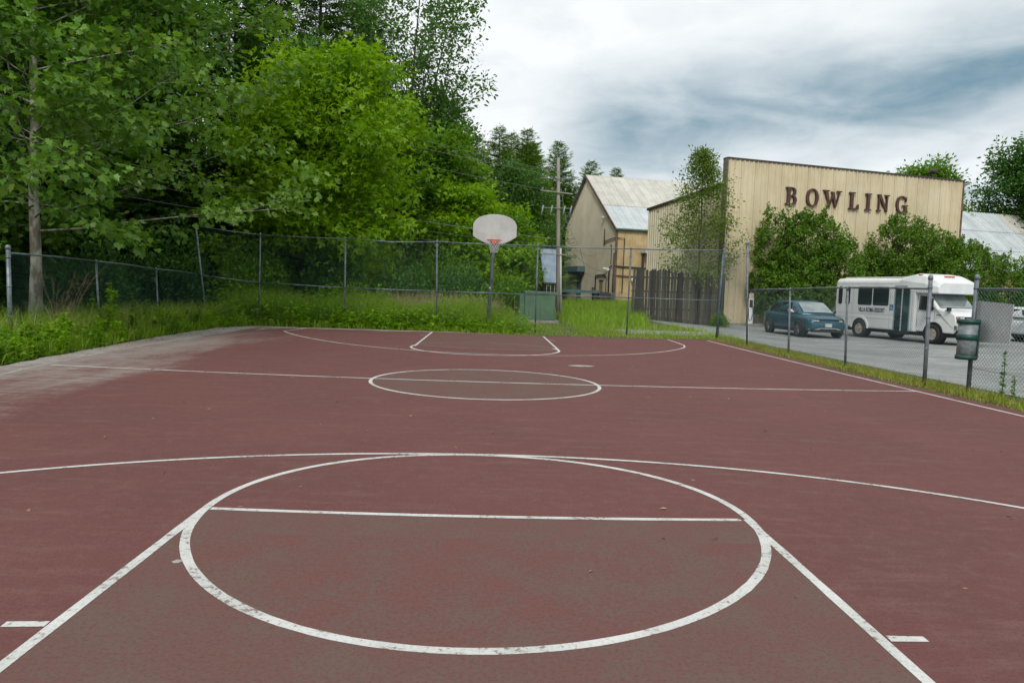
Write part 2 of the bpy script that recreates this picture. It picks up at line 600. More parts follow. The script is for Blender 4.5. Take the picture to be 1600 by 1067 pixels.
xs = np.concatenate([[-900, -400, -200, -110], np.arange(-70, 81, 1.0), [120, 220, 420, 900]])
ys = np.concatenate([[-600, -200, -80, -40], np.arange(-20, 121, 1.0), [160, 260, 500, 1200]])
X, Y = np.meshgrid(xs, ys)
V = np.stack([X.ravel(), Y.ravel(), gz(X.ravel(), Y.ravel())], 1)
nx = len(xs)
ii, jj = np.meshgrid(np.arange(nx - 1), np.arange(len(ys) - 1))
i0 = (jj * nx + ii).ravel()
F = np.stack([i0, i0 + 1, i0 + nx + 1, i0 + nx], 1)
M_SOIL = mat('soil_and_turf', (.035, .055, .014), (.085, .075, .04), .95, .8, bump=.6, bscale=18, lo=.4, hi=.62)
g_o = np_mesh('ground', V, F, M_SOIL, smooth_=True)
tag(g_o, kind='structure')

# parking lot: worn grey asphalt following the ground
m = bpy.data.materials.new('worn_asphalt')
m.use_nodes = True
t = m.node_tree
b = t.nodes['Principled BSDF']
co = N(t, 'ShaderNodeTexCoord').outputs['Object']
a1 = N(t, 'ShaderNodeTexNoise', ins={'Vector': co, 'Scale': .35, 'Detail': 6.0, 'Roughness': .6}).outputs[0]
mp = N(t, 'ShaderNodeMapping', ins={0: co, 3: (.25, 1.6, 1), 2: (0, 0, .25)}).outputs[0]
a2 = N(t, 'ShaderNodeTexNoise', ins={'Vector': mp, 'Scale': 1.1, 'Detail': 7.0, 'Roughness': .65}).outputs[0]
a3 = N(t, 'ShaderNodeTexNoise', ins={'Vector': co, 'Scale': 22.0, 'Detail': 5.0}).outputs[0]
c = mixc(t, smooth(t, a1, .35, .65), (.21, .22, .215), (.31, .32, .31))
c = mixc(t, math_n(t, 'MULTIPLY', smooth(t, a2, .52, .68), .75), c, (.45, .45, .43))
c = mixc(t, math_n(t, 'MULTIPLY', smooth(t, a3, .45, .7), .55), c, (.10, .105, .105))
a4 = N(t, 'ShaderNodeTexNoise', ins={'Vector': co, 'Scale': 3.2, 'Detail': 8.0, 'Roughness': .75}).outputs[0]
c = mixc(t, math_n(t, 'MULTIPLY', smooth(t, a4, .46, .64), .5), c, (.13, .138, .138))
t.links.new(c, b.inputs['Base Color'])
b.inputs['Roughness'].default_value = .9
bp = N(t, 'ShaderNodeBump', ins={'Strength': .5, 'Distance': .01, 'Height': a3})
t.links.new(bp.outputs[0], b.inputs['Normal'])
M_LOT = m


def sheet(name, x0, x1, y0, y1, dz, m_, cut=None):
    xa, ya = np.arange(x0, x1 + .1, 1.0), np.arange(y0, y1 + .1, 1.0)
    Xa, Ya = np.meshgrid(xa, ya)
    V_ = np.stack([Xa.ravel(), Ya.ravel(), gz(Xa.ravel(), Ya.ravel()) + dz], 1)
    n_ = len(xa)
    i_, j_ = np.meshgrid(np.arange(n_ - 1), np.arange(len(ya) - 1))
    k0 = (j_ * n_ + i_).ravel()
    if cut is not None:
        cx_, cy_ = xa[0] + i_.ravel() + .5, ya[0] + j_.ravel() + .5
        k0 = k0[cut(cx_, cy_)]
    F_ = np.stack([k0, k0 + 1, k0 + n_ + 1, k0 + n_], 1)
    return np_mesh(name, V_, F_, m_, smooth_=True)


lot_in = lambda x, y: ((x > 9) & (y < 38.0 + .28 * (x - 14))) & ((x > 14) | (y < 39)) | ((x > 5) & (x < 9.5) & (y > 22) & (y < 25))
tag(sheet('parking_lot', 5, 60, -16, 50, .012, M_LOT, lot_in), kind='structure')

# ================================================================== court
m = bpy.data.materials.new('court_coating')
m.use_nodes = True
t = m.node_tree
b = t.nodes['Principled BSDF']
RED, RED2, GREY = (.160, .066, .060), (.140, .058, .053), (.138, .090, .075)
co = N(t, 'ShaderNodeTexCoord').outputs['Object']
sx = N(t, 'ShaderNodeSeparateXYZ', ins={0: co})
big = N(t, 'ShaderNodeTexNoise', ins={'Vector': co, 'Scale': .55, 'Detail': 5.0, 'Roughness': .6}).outputs[0]
mps = N(t, 'ShaderNodeMapping', ins={0: co, 3: (.8, 4.0, 1), 2: (0, 0, .5)}).outputs[0]
stk = N(t, 'ShaderNodeTexNoise', ins={'Vector': mps, 'Scale': 1.6, 'Detail': 8.0, 'Roughness': .7}).outputs[0]
fin = N(t, 'ShaderNodeTexNoise', ins={'Vector': co, 'Scale': 55.0, 'Detail': 5.0, 'Roughness': .75}).outputs[0]
c = mixc(t, smooth(t, big, .3, .7), RED, RED2)
c = mixc(t, math_n(t, 'MULTIPLY', smooth(t, stk, .49, .70), .72), c, (.188, .098, .087))
c = mixc(t, math_n(t, 'MULTIPLY', smooth(t, big, .52, .75), .25), c, GREY)
med = N(t, 'ShaderNodeTexNoise', ins={'Vector': co, 'Scale': 9.0, 'Detail': 8.0, 'Roughness': .75}).outputs[0]
c = mixc(t, math_n(t, 'MULTIPLY', smooth(t, med, .46, .70), .55), c, (.190, .100, .088))
c = mixc(t, math_n(t, 'MULTIPLY', smooth(t, fin, .46, .66), .55), c, (.082, .038, .035))
vor = N(t, 'ShaderNodeTexVoronoi', ins={'Vector': co, 'Scale': 1.1, 'Randomness': 1.0}).outputs['Distance']
c = mixc(t, math_n(t, 'MULTIPLY', math_n(t, 'SUBTRACT', 1.0, smooth(t, vor, .020, .032)), .55), c, (.33, .30, .28))
# silt washed over the left border, in streaks
mpd = N(t, 'ShaderNodeMapping', ins={0: co, 3: (1.0, .28, 1), 2: (0, 0, -.35)}).outputs[0]
dn = N(t, 'ShaderNodeTexNoise', ins={'Vector': mpd, 'Scale': .9, 'Detail': 6.0, 'Roughness': .6}).outputs[0]
edge = math_n(t, 'ADD', math_n(t, 'MULTIPLY', sx.outputs[0], -1.0), math_n(t, 'MULTIPLY', math_n(t, 'SUBTRACT', dn, .5), 6.0))
edge = math_n(t, 'ADD', edge, math_n(t, 'ADD', math_n(t, 'MULTIPLY', math_n(t, 'SUBTRACT', med, .5), 2.2), math_n(t, 'MULTIPLY', math_n(t, 'SUBTRACT', stk, .5), 1.2)))
dust = math_n(t, 'MULTIPLY', smooth(t, edge, 5.2, 7.6), math_n(t, 'SUBTRACT', 1.0, smooth(t, sx.outputs[1], 12.0, 19.0)))
dust = math_n(t, 'MAXIMUM', math_n(t, 'MULTIPLY', dust, .62), math_n(t, 'MULTIPLY', smooth(t, edge, 7.0, 8.2), .9))
ey = math_n(t, 'ADD', sx.outputs[1], math_n(t, 'MULTIPLY', math_n(t, 'SUBTRACT', dn, .5), 1.6))
far = math_n(t, 'MULTIPLY', smooth(t, ey, 18.9, 19.35), math_n(t, 'SUBTRACT', 1.0, smooth(t, sx.outputs[0], -1.0, 2.0)))
dust = math_n(t, 'MAXIMUM', dust, math_n(t, 'MULTIPLY', far, .85))
c = mixc(t, dust, c, mixc(t, smooth(t, stk, .35, .65), (.28, .26, .235), (.40, .385, .355)))
t.links.new(c, b.inputs['Base Color'])
b.inputs['Roughness'].default_value = .88
b.inputs['Specular IOR Level'].default_value = .2
bp = N(t, 'ShaderNodeBump', ins={'Strength': .6, 'Distance': .008, 'Height': fin})
t.links.new(bp.outputs[0], b.inputs['Normal'])
M_COURT = m

poly = [(-7.9, -12), (-7.9, 7.0), (-8.2, 10.4), (-8.4, 13.1), (-8.5, 16.5), (-8.45, 18.6), (-7.7, 19.55), (-4.2, 19.55), (-1.3, 19.5), (.4, 19.1), (1.85, 18.75), (5, 18.85), (7.5, 19.55), (7.72, 19.2), (7.62, 14), (7.6, 8), (7.75, 4), (8.0, -12)]
# ragged asphalt edge
rag = []
for i, p in enumerate(poly):
    q = poly[(i + 1) % len(poly)]
    L = math.dist(p, q)
    n_ = max(1, int(L / .35)) if p[1] > -11 or q[1] > -11 else 1
    for j in range(n_):
        f = j / n_
        rag.append((p[0] + (q[0] - p[0]) * f + (rnd.gauss(0, .035) if j else 0), p[1] + (q[1] - p[1]) * f + (rnd.gauss(0, .035) if j else 0)))
mb = MB()
mb.prism(rag, lambda u, v, d: (u, v, d), -.09, 0.0)
court = mb.build('court', M_COURT)
tag(court, kind='structure')


def paint_mat(name, c0, c1, wear, wcol):
    m_ = bpy.data.materials.new(name)
    m_.use_nodes = True
    t_ = m_.node_tree
    b_ = t_.nodes['Principled BSDF']
    co_ = N(t_, 'ShaderNodeTexCoord').outputs['Object']
    na = N(t_, 'ShaderNodeTexNoise', ins={'Vector': co_, 'Scale': 2.2, 'Detail': 6.0, 'Roughness': .65}).outputs[0]
    nb = N(t_, 'ShaderNodeTexNoise', ins={'Vector': co_, 'Scale': 26.0, 'Detail': 6.0, 'Roughness': .7}).outputs[0]
    c_ = mixc(t_, smooth(t_, na, .35, .65), c0, c1)
    w_ = math_n(t_, 'ADD', math_n(t_, 'MULTIPLY', na, .45), math_n(t_, 'MULTIPLY', nb, .75))
    c_ = mixc(t_, math_n(t_, 'MULTIPLY', smooth(t_, w_, wear, wear + .08), .8), c_, wcol)
    ng_ = N(t_, 'ShaderNodeTexNoise', ins={'Vector': co_, 'Scale': 55.0, 'Detail': 5.0, 'Roughness': .75}).outputs[0]
    c_ = mixc(t_, math_n(t_, 'MULTIPLY', smooth(t_, ng_, .46, .66), .45), c_, mixc(t_, 1.0, c_, (.5, .48, .47), 'MULTIPLY'))
    t_.links.new(c_, b_.inputs['Base Color'])
    b_.inputs['Roughness'].default_value = .85
    b_.inputs['Specular IOR Level'].default_value = .2
    return m_


M_LINE = paint_mat('worn_white_line', (.64, .64, .62), (.52, .53, .50), .64, (.19, .12, .11))
M_LINED = paint_mat('faint_white_line', (.38, .35, .33), (.30, .26, .25), .58, (.15, .085, .08))
M_LINEG = paint_mat('silted_white_line', (.42, .41, .37), (.37, .36, .32), .60, (.28, .26, .23))
M_KEY = paint_mat('grey_brown_key_coating', GREY, (.142, .082, .069), .56, (.152, .073, .064))
M_KEYR = paint_mat('scuffed_key_coating', (.156, .068, .061), (.144, .077, .066), .58, (.138, .091, .075))


def ribbon(name, pts, w, m_, z=.004, closed=False, parent=None):
    P_ = [np.array(p[:2], float) for p in pts]
    n_ = len(P_)
    vs, fs = [], []
    for i in range(n_):
        a = P_[(i - 1) % n_] if (closed or i > 0) else P_[i]
        c_ = P_[(i + 1) % n_] if (closed or i < n_ - 1) else P_[i]
        d = c_ - a
        d /= np.linalg.norm(d)
        nn = np.array([-d[1], d[0]]) * (w / 2) * (1 + rnd.gauss(0, .035))
        vs += [(*(P_[i] + nn), z), (*(P_[i] - nn), z)]
    for i in range(n_ if closed else n_ - 1):
        j = (i + 1) % n_
        fs.append((2 * i, 2 * i + 1, 2 * j + 1, 2 * j))
    me = MB()
    me.add(vs, fs)
    o = me.build(name, m_, parent or court)
    return o


def polar(c_, r, a0, a1, n_):
    return [(c_[0] + r(a) * math.cos(a), c_[1] + r(a) * math.sin(a)) for a in np.linspace(math.radians(a0), math.radians(a1), n_)]


rn = lambda a: 1.807 - .002 * math.cos(a) - .039 * math.sin(a) + .029 * math.cos(2 * a) - .006 * math.sin(2 * a) + .01 * math.cos(3 * a) + .024 * math.sin(3 * a)
rm = lambda a: 1.797 - .018 * math.cos(a) - .096 * math.sin(a) + .028 * math.cos(2 * a) - .02 * math.sin(2 * a)
rf = lambda a: 1.801 - .072 * math.cos(a) - .441 * math.sin(a)


def r3(a):
    a = min(max(a, math.radians(44)), math.radians(131))
    return 4.033 - .201 * math.cos(a) + 3.044 * math.sin(a) + 1.154 * math.cos(2 * a) + .116 * math.sin(2 * a)


rf3 = lambda a: 7.168 - .044 * math.cos(a) + 1.798 * math.sin(a) - .792 * math.cos(2 * a) - .269 * math.sin(2 * a)
ftl = lambda x: .01563 * x * x - .00219 * x - .0538
# coatings inside the lines
mb = MB()
mb.add([(-1.83, -10, .0008), (1.83, -10, .0008), (1.83, ftl(1.83), .0008), (0, ftl(0), .0008), (-1.83, ftl(-1.83), .0008)], [(0, 1, 2, 3, 4)])
mb.build('key_coating', M_KEY, court)
ring = polar((0, 0), lambda a: rn(a) - .02, 0, 360, 97)[:-1]
low_half = [(x, y, .0013) for x, y in ring if y < -.42]
mb = MB()
mb.add(low_half, [tuple(range(len(low_half)))])
mb.build('circle_coating', M_KEYR, court)
ring = [(x, y, .0008) for x, y in polar((.02, 6.87), rm, 0, 360, 97)[:-1]]
mb = MB()
mb.add(ring, [tuple(range(96))])
mb.build('center_circle_coating', M_KEY, court)
mb = MB()
mb.add([(-1.80, 13.3, .0008), (1.83, 13.2, .0008), (1.83, 18.7, .0008), (-.5, 19.1, .0008), (-1.80, 19.3, .0008)], [(0, 1, 2, 3, 4)])
mb.build('far_key_coating', M_KEYR, court)
LW = .056
ribbon('free_throw_circle', polar((0, 0), rn, 0, 360, 129)[:-1], LW, M_LINE, 0.00218, True)
ribbon('lane_line', [(-1.829 + .002 * y, y) for y in np.linspace(-8, 0, 40)], LW, M_LINE, 0.00269)
ribbon('lane_line', [(1.829, y) for y in np.linspace(-8, 0, 40)], LW, M_LINE, 0.00269)
ribbon('free_throw_line', [(x, ftl(x)) for x in np.linspace(-1.79, 1.78, 40)], LW * .9, M_LINE, 0.00319)
ribbon('three_point_line', polar((0, -4.19), r3, 10, 170, 140), LW * .9, M_LINE, 0.00370)
ribbon('center_circle', polar((.02, 6.87), rm, 0, 360, 129)[:-1], LW, M_LINE, 0.00218, True)
ribbon('center_line', [(x, .00964 * x * x - .02647 * x + 6.8215) for x in np.linspace(-7.3, 7.33, 80)], LW, M_LINE, 0.00269)
ribbon('free_throw_circle', polar((.04, 13.7), rf, -186, 6, 60), LW * 1.1, M_LINE, 0.00218)
ribbon('free_throw_circle', polar((.04, 13.7), lambda a: rf(a) * 1.03, 10, 170, 50), LW * .6, M_LINED, 0.00193)
ribbon('free_throw_line', [(x, .13 * x * x - .122 * x + 13.2 - .05) for x in np.linspace(-1.6, 1.75, 30)], LW * .7, M_LINED, 0.00319)
ribbon('lane_line', [(-1.80 - .001 * y, y) for y in np.linspace(13.45, 19.1, 20)], LW, M_LINE, 0.00269)
ribbon('lane_line', [(1.832, y) for y in np.linspace(13.2, 18.55, 20)], LW, M_LINE, 0.00269)
f3 = [(-6.0, 19.35), (-6.02, 18.7), (-6.12, 18.1)] + polar((.04, 17.89), rf3, -176, -22, 90) + [(5.86, 16.4), (5.92, 17.3), (5.95, 18.2), (5.95, 18.75)]
f3 = [p for p in f3 if p[0] > -6.6]
ribbon('three_point_line', f3, LW * .9, M_LINE, 0.00370)
ribbon('sideline', [(.00133 * y * y - .03647 * y + 7.534, y) for y in np.linspace(-8, 18.9, 90)], LW, M_LINE, 0.00168)
ribbon('sideline', [((.01412 * y * y - .32855 * y - 5.7486) if y < 12 else -7.655 + .02 * (y - 12), y) for y in np.linspace(5.2, 17.5, 50)], LW, M_LINEG, 0.00168)
ribbon('block_mark', [(-2.05, -1.665), (-1.87, -1.655)], .05, M_LINE, 0.00218)
ribbon('block_mark', [(1.87, -1.672), (2.045, -1.672)], .05, M_LINE, 0.00218)
ribbon('block_mark', [(-2.06, 17.4), (-1.87, 17.4)], .05, M_LINE, 0.00218)
ribbon('block_mark', [(1.87, 16.9), (2.06, 16.9)], .05, M_LINE, 0.00218)
for (x, y), w_, h_, mm in (((1.95, 9.75), .28, .16, M_LINEG), ((-.52, 1.35), .07, .05, M_KEY), ((.05, .95), .05, .03, M_KEY), ((-.62, 2.3), .08, .03, M_KEY), ((-1.62, -.92), .028, .028, M_LINEG)):
    ring = [(x + w_ * math.cos(a) * rnd.uniform(.75, 1.1), y + h_ * math.sin(a) * rnd.uniform(.7, 1.1), .0015) for a in np.linspace(0, 2 * PI, 19)[:-1]]
    mb = MB()
    mb.add(ring, [tuple(range(18))])
    mb.build('scuff_patch', mm, court)

# ================================================================== chain-link fences
def strand_panel(name, p0, p1, z0, h0, h1, m_, parent, pitch=.074, r=.0021, sag=0.0):
    """woven wire between two posts: two families of diagonal strands, clipped to the bay."""
    p0, p1 = np.array(p0, float), np.array(p1, float)
    L = float(np.linalg.norm(p1 - p0))
    d = (p1 - p0) / L
    nrm = np.array([-d[1], d[0]])
    Hm = (h0 + h1) / 2

    def pt(s_, h, off):
        top = h0 + (h1 - h0) * s_ / L - sag * math.sin(PI * s_ / L)
        q = p0 + d * s_ + nrm * off
        return (q[0], q[1], z0 + h / Hm * (top - z0))
    mb_ = MB()
    Hh = Hm
    for fam in (1, -1):
        c_ = -Hh if fam == 1 else 0.0
        c_ += pitch * .5 * (fam == -1)
        while c_ < (L if fam == 1 else L + Hh):
            if fam == 1:      # s = c + h
                ha, hb = max(0, -c_), min(Hh, L - c_)
                if hb - ha > .03:
                    mb_.tube([pt(c_ + ha, ha, .003), pt(c_ + hb, hb, .003)], r, 3, False)
            else:             # s = c - h
                ha, hb = max(0, c_ - L), min(Hh, c_)
                if hb - ha > .03:
                    mb_.tube([pt(c_ - ha, ha, -.003), pt(c_ - hb, hb, -.003)], r, 3, False)
            c_ += pitch
    return mb_.build(name, m_, parent)


def post(parent, x, y, h, r, lean=(0, 0), m_=None, cap=True):
    mb_ = MB()
    zb = gz1(x, y) - .1
    top = (x + lean[0], y + lean[1], h)
    mb_.tube([(x, y, zb), top], r, 10)
    if cap:
        mb_.tube([(top[0], top[1], h - .05), (top[0], top[1], h + .005), (top[0], top[1], h + .03), (top[0], top[1], h + .045)], [r * 1.22, r * 1.22, r * .9, r * .3], 10)
    for zt in (h * .33, h * .62, h * .9):
        f = (zt - zb) / (h - zb)
        q = (x + lean[0] * f, y + lean[1] * f, zt)
        mb_.tube([(q[0], q[1], zt - .012), (q[0], q[1], zt + .012)], r * 1.18, 10)
    return mb_.build('post', m_ or M_GALVD, parent, True)


def rail(parent, pts, r=.021, name='rail', m_=None):
    mb_ = MB()
    mb_.tube(pts, r, 8)
    return mb_.build(name, m_ or M_GALV, parent, True)


# tall fence behind the far basket
fb = empty('chain_link_fence', (0, 0, 0), 0, 'tall chain-link fence with mid rail behind the far basketball hoop', 'fence')
BP = [(-9.35, 19.6), (-7.85, 20.25), (-5.0, 20.6), (-1.78, 20.55), (1.70, 20.72), (4.92, 20.46), (8.03, 20.18)]
BL = [(-.42, .1), (.03, 0), (0, 0), (-.05, 0), (0, 0), (.03, 0), (.1, 0)]
BH = [3.28, 3.1, 3.0, 3.08, 3.07, 3.06, 3.1]
for i, (x, y) in enumerate(BP):
    post(fb, x, y, BH[i], .034 if i in (0, 6) else .028, BL[i], M_GALV if i < 2 else M_GALVD)
tops = [(BP[i][0] + BL[i][0] * .95, BP[i][1] - .03, BH[i] - .03) for i in range(7)]
tops[2] = (tops[2][0], tops[2][1], 3.06)
for i in range(6):
    a, c_ = tops[i], tops[i + 1]
    mid = ((a[0] + c_[0]) / 2, (a[1] + c_[1]) / 2, (a[2] + c_[2]) / 2 - (.06 if i == 2 else .015))
    rail(fb, [a, mid, c_], .012 if i < 2 else .020)
    za = [1.62, 1.45, 1.36, 1.34, 1.33, 1.33, 1.32]
    rail(fb, [(BP[i][0] + BL[i][0] * .45, BP[i][1] - .035, za[i]), (BP[i + 1][0] + BL[i + 1][0] * .45, BP[i + 1][1] - .035, za[i + 1])], .018)
    strand_panel('wire_mesh', (BP[i][0] + BL[i][0] * .5, BP[i][1] - .05), (BP[i + 1][0] + BL[i + 1][0] * .5, BP[i + 1][1] - .05), .03, BH[i] - .05, BH[i + 1] - .05, M_WIREG if i > 1 else M_WIRE, fb, r=.0013)
rail(fb, [(8.13, 20.1, 3.08), (8.16, 20.1, 2.0), (8.06, 20.1, .05)], .014, 'tension_bar', M_WIRE)

# short tall return between the back corner and the low fence
fr = empty('chain_link_fence', (0, 0, 0), 0, 'narrow tall chain-link bay at the far right corner of the court', 'fence')
post(fr, 8.0, 17.06, 3.12, .030, (-.16, 0), M_GALVD)
strand_panel('wire_mesh', (8.03, 20.0), (7.92, 17.12), .03, 3.0, 3.0, M_WIREG, fr, r=.0013)

# low fence along the parking lot
fl = empty('chain_link_fence', (0, 0, 0), 0, 'low chain-link fence between the court and the blue hatchback', 'fence')
RP = [(8.0, 16.95, 1.72), (8.05, 14.11, 1.74), (8.11, 11.16, 1.77), (8.2, 8.34, 1.98)]
for i, (x, y, h) in enumerate(RP):
    if i:
        post(fl, x, y, h, .026 if i < 3 else .036, (-.06, 0) if i < 3 else (-.03, 0), M_GALVD)
RZ = [1.70, 1.74, 1.78, 1.76]
for i in range(3):
    a, c_ = RP[i], RP[i + 1]
    rail(fl, [(a[0] - .05, a[1], RZ[i]), ((a[0] + c_[0]) / 2 - .05, (a[1] + c_[1]) / 2, (RZ[i] + RZ[i + 1]) / 2 + .01), (c_[0] - .04, c_[1], RZ[i + 1])], .020)
    strand_panel('wire_mesh', (a[0] - .01, a[1] - .02), (c_[0] - .01, c_[1] + .02), .04, RZ[i] + .02, RZ[i + 1] + .02, M_WIREG, fl, r=.0018)

# fence beyond the gateway, running out of frame
fg = empty('chain_link_fence', (0, 0, 0), 0, 'chain-link fence at right edge carrying the green bin and grey panel', 'fence')
GP = [(8.26, 7.2), (8.3, 4.2), (8.34, 1.2)]
for i, (x, y) in enumerate(GP):
    post(fg, x, y, 1.97 if i == 0 else 1.78, .036 if i == 0 else .028, (0, 0), M_GALVD)
for i in range(2):
    a, c_ = GP[i], GP[i + 1]
    rail(fg, [(a[0] + .01, a[1], 1.76), (c_[0] + .01, c_[1], 1.76)], .022)
    rail(fg, [(a[0] + .03, a[1], .42), ((a[0] + c_[0]) / 2 + .03, (a[1] + c_[1]) / 2, .40), (c_[0] + .03, c_[1], .42)], .003, 'tension_wire', M_WIREG)
    strand_panel('wire_mesh', (a[0] - .005, a[1] - .04), (c_[0] - .005, c_[1] + .02), .03, 1.79, 1.79, M_WIRE, fg, r=.0023)

# low leaning fence on the left
fe = empty('chain_link_fence', (0, 0, 0), 0, 'low sagging green chain-link fence in the weeds on the left', 'fence')
LP = [(-9.3, 9.6, 2.02), (-9.3, 12.85, 1.86), (-9.32, 16.0, 1.76), (-9.36, 19.3, 1.66)]
for i, (x, y, h) in enumerate(LP[:3]):
    post(fe, x, y, h, .042 if i == 0 else .026, (-.02, 0) if i == 0 else (-.08, 0), M_GALV)
LZ = [1.90, 1.86, 1.75, 1.67]
for i in range(3):
    a, c_ = LP[i], LP[i + 1]
    dxa, dxb = (-.02, -.08, -.08, -.2)[i], (-.02, -.08, -.08, -.2)[i + 1]
    rail(fe, [(a[0] + dxa, a[1], LZ[i]), ((a[0] + c_[0] + dxa + dxb) / 2, (a[1] + c_[1]) / 2, (LZ[i] + LZ[i + 1]) / 2 + .015), (c_[0] + dxb, c_[1], LZ[i + 1])], .021)
    strand_panel('wire_mesh', (a[0] + dxa * .6 + .03, a[1] + .04), (c_[0] + dxb * .6 + .03, c_[1] - .04), .05, LZ[i] + .01, LZ[i + 1] + .01, M_WIRE, fe, r=.0019)

# ================================================================== basketball hoop
M_BOARD = mat('grey_fan_backboard', (.52, .52, .50), (.43, .42, .40), .6, 2.2, streak=((.30, .28, .25), .35))
M_RIM = mat('orange_red_rim', (.70, .07, .025), (.55, .06, .02), .5, 9)
M_NET = mat('white_net_cord', (.62, .62, .60), None, .9)
hoop = empty('basketball_hoop', (.0, 20.95, 0), 0, 'outdoor basketball hoop with grey fan-shaped backboard and red rim', 'basketball hoop')
mb = MB()
mb.tube([(0, 0, -.1), (.09, 0, 1.7), (.14, 0, 3.1), (.16, -.12, 3.42), (.16, -.5, 3.62), (.16, -1.2, 3.66)], .062, 14)
mb.build('pole', M_GALVD, hoop, True)
mb = MB()
mb.tube([(.16, -1.15, 3.66), (.16, -1.86, 3.66)], .05, 10)
mb.tube([(.14, -.15, 3.15), (.16, -1.84, 3.2)], .025, 8)
mb.tube([(.16, -1.6, 3.64), (-.2, -1.88, 3.85)], .018, 6)
mb.tube([(.16, -1.6, 3.64), (.5, -1.88, 3.85)], .018, 6)
mb.build('arm', M_GALVD, hoop, True)
bw, bx = .715, .16
prof_ = [(-.13, -.48), (.13, -.48)]
pp = [(-.26, -.46), (.26, -.46), (.44, -.385), (.62, -.29), (.70, -.235), (.715, -.20), (.715, .15), (.70, .19)]
for a in np.linspace(.10, .90, 15):
    th = a * PI
    pp.append((.70 * math.cos(th), .13 + .365 * math.sin(th) ** .9))
pp += [(-.70, .19), (-.715, .15), (-.715, -.20), (-.70, -.235), (-.62, -.29), (-.44, -.385)]
mb = MB()
mb.prism(pp, lambda u, v, d: (bx + u, -1.90 + d, 3.42 + v), -.045, 0.0)
board = mb.build('backboard', M_BOARD, hoop, False, .012)
RC = Vector((bx - .01, -2.22, 3.06))
mb = MB()
ringp = [RC + Vector((.228 * math.cos(a), .228 * math.sin(a), 0)) for a in np.linspace(0, 2 * PI, 33)]
mb.tube(ringp, .011, 8, False)
for s_ in (-1, 1):
    mb.tube([RC + Vector((s_ * .2, .1, 0)), RC + Vector((s_ * .09, .275, -.01))], .009, 6)
    mb.tube([RC + Vector((s_ * .06, -.0 + .2, -.01)), RC + Vector((s_ * .06, .275, -.13))], .010, 6)
mb.box(RC + Vector((0, .262, -.02)), (.30, .02, .10))
mb.box(RC + Vector((0, .235, -.055)), (.16, .05, .17))
mb.build('rim', M_RIM, hoop, True)
mb = MB()
for k_ in range(12):
    for sg in (1, -1):
        pts = []
        for j in range(7):
            t_ = j / 6
            r_ = .222 - .105 * t_ ** .8
            a = 2 * PI * (k_ + sg * .5 * (j % 2) * 1.0) / 12
            pts.append(RC + Vector((r_ * math.cos(a), r_ * math.sin(a), -.40 * t_)))
        mb.tube(pts, .0045, 4, False)
mb.build('net', M_NET, hoop, True)
mb = MB()
mb.tube([(.057, -.063, 1.52), (.057, -.069, 1.52)], .035, 12)
mb.build('sticker', M_WHITEP, hoop)

# ================================================================== green bin, grey panel
M_BING = mat('green_bin_plastic', lin('#1d4f48'), lin('#173f3a'), .5, 4)
M_BAG = mat('grey_bin_liner', lin('#8d9698'), lin('#6d787a'), .5, 7, bump=.6, bscale=9)
BC = (8.08, 7.06)
bn = empty('litter_bin', (BC[0], BC[1], .58), 0, 'dark green slatted litter bin strapped to the gate post', 'litter bin')
mb = MB()
mb.tube([(0, 0, .035), (0, 0, .30), (.01, 0, .61)], [.150, .148, .158], 20, True)
mb.build('liner', M_BAG, bn, True)
for z0_, z1_ in ((0, .07), (.33, .42), (.60, .67)):
    mb = MB()
    ro = .165 if z0_ < .5 else .175
    vs, fs = [], []
    for i in range(24):
        a = 2 * PI * i / 24
        for r_, z_ in ((ro, z0_), (ro, z1_), (ro - .012, z1_), (ro - .012, z0_)):
            vs.append((r_ * math.cos(a), r_ * math.sin(a), z_))
    for i in range(24):
        j = (i + 1) % 24
        for q in range(4):
            fs.append((i * 4 + q, j * 4 + q, j * 4 + (q + 1) % 4, i * 4 + (q + 1) % 4))
    mb.add(vs, fs)
    mb.build('band', M_BING, bn, True)
mb = MB(); mb.tube([(0, 0, -.004), (0, 0, .03)], .152, 20); mb.build('base', M_BING, bn, True)
for i in range(14):                                       # closed slats at the right-hand side, open front
    a = -1.0 + 2.1 * i / 13
    mb = MB()
    mb.box((.166 * math.cos(a), .166 * math.sin(a), .335), (.008, .020, .62), a)
    mb.build('slat', M_BING, bn)
for zz in (.40, .10):
    mb = MB(); mb.box((.17, .13, zz), (.07, .10, .07)); mb.build('bracket', M_BLACK, bn)

M_PANEL = mat('weathered_white_panel', (.74, .75, .76), (.62, .63, .64), .55, 2.5)
mb = MB()
mb.prism([(0, 0), (.86, .03), (.885, .66), (.06, .70), (.02, .66)], lambda u, v, d: (8.345 + d, 7.30 - u, .865 + v), 0, .012)
pn = mb.build('sign_panel', M_PANEL)
tag(pn, 'blank greyish white panel wired to the fence beside the bin', 'panel')

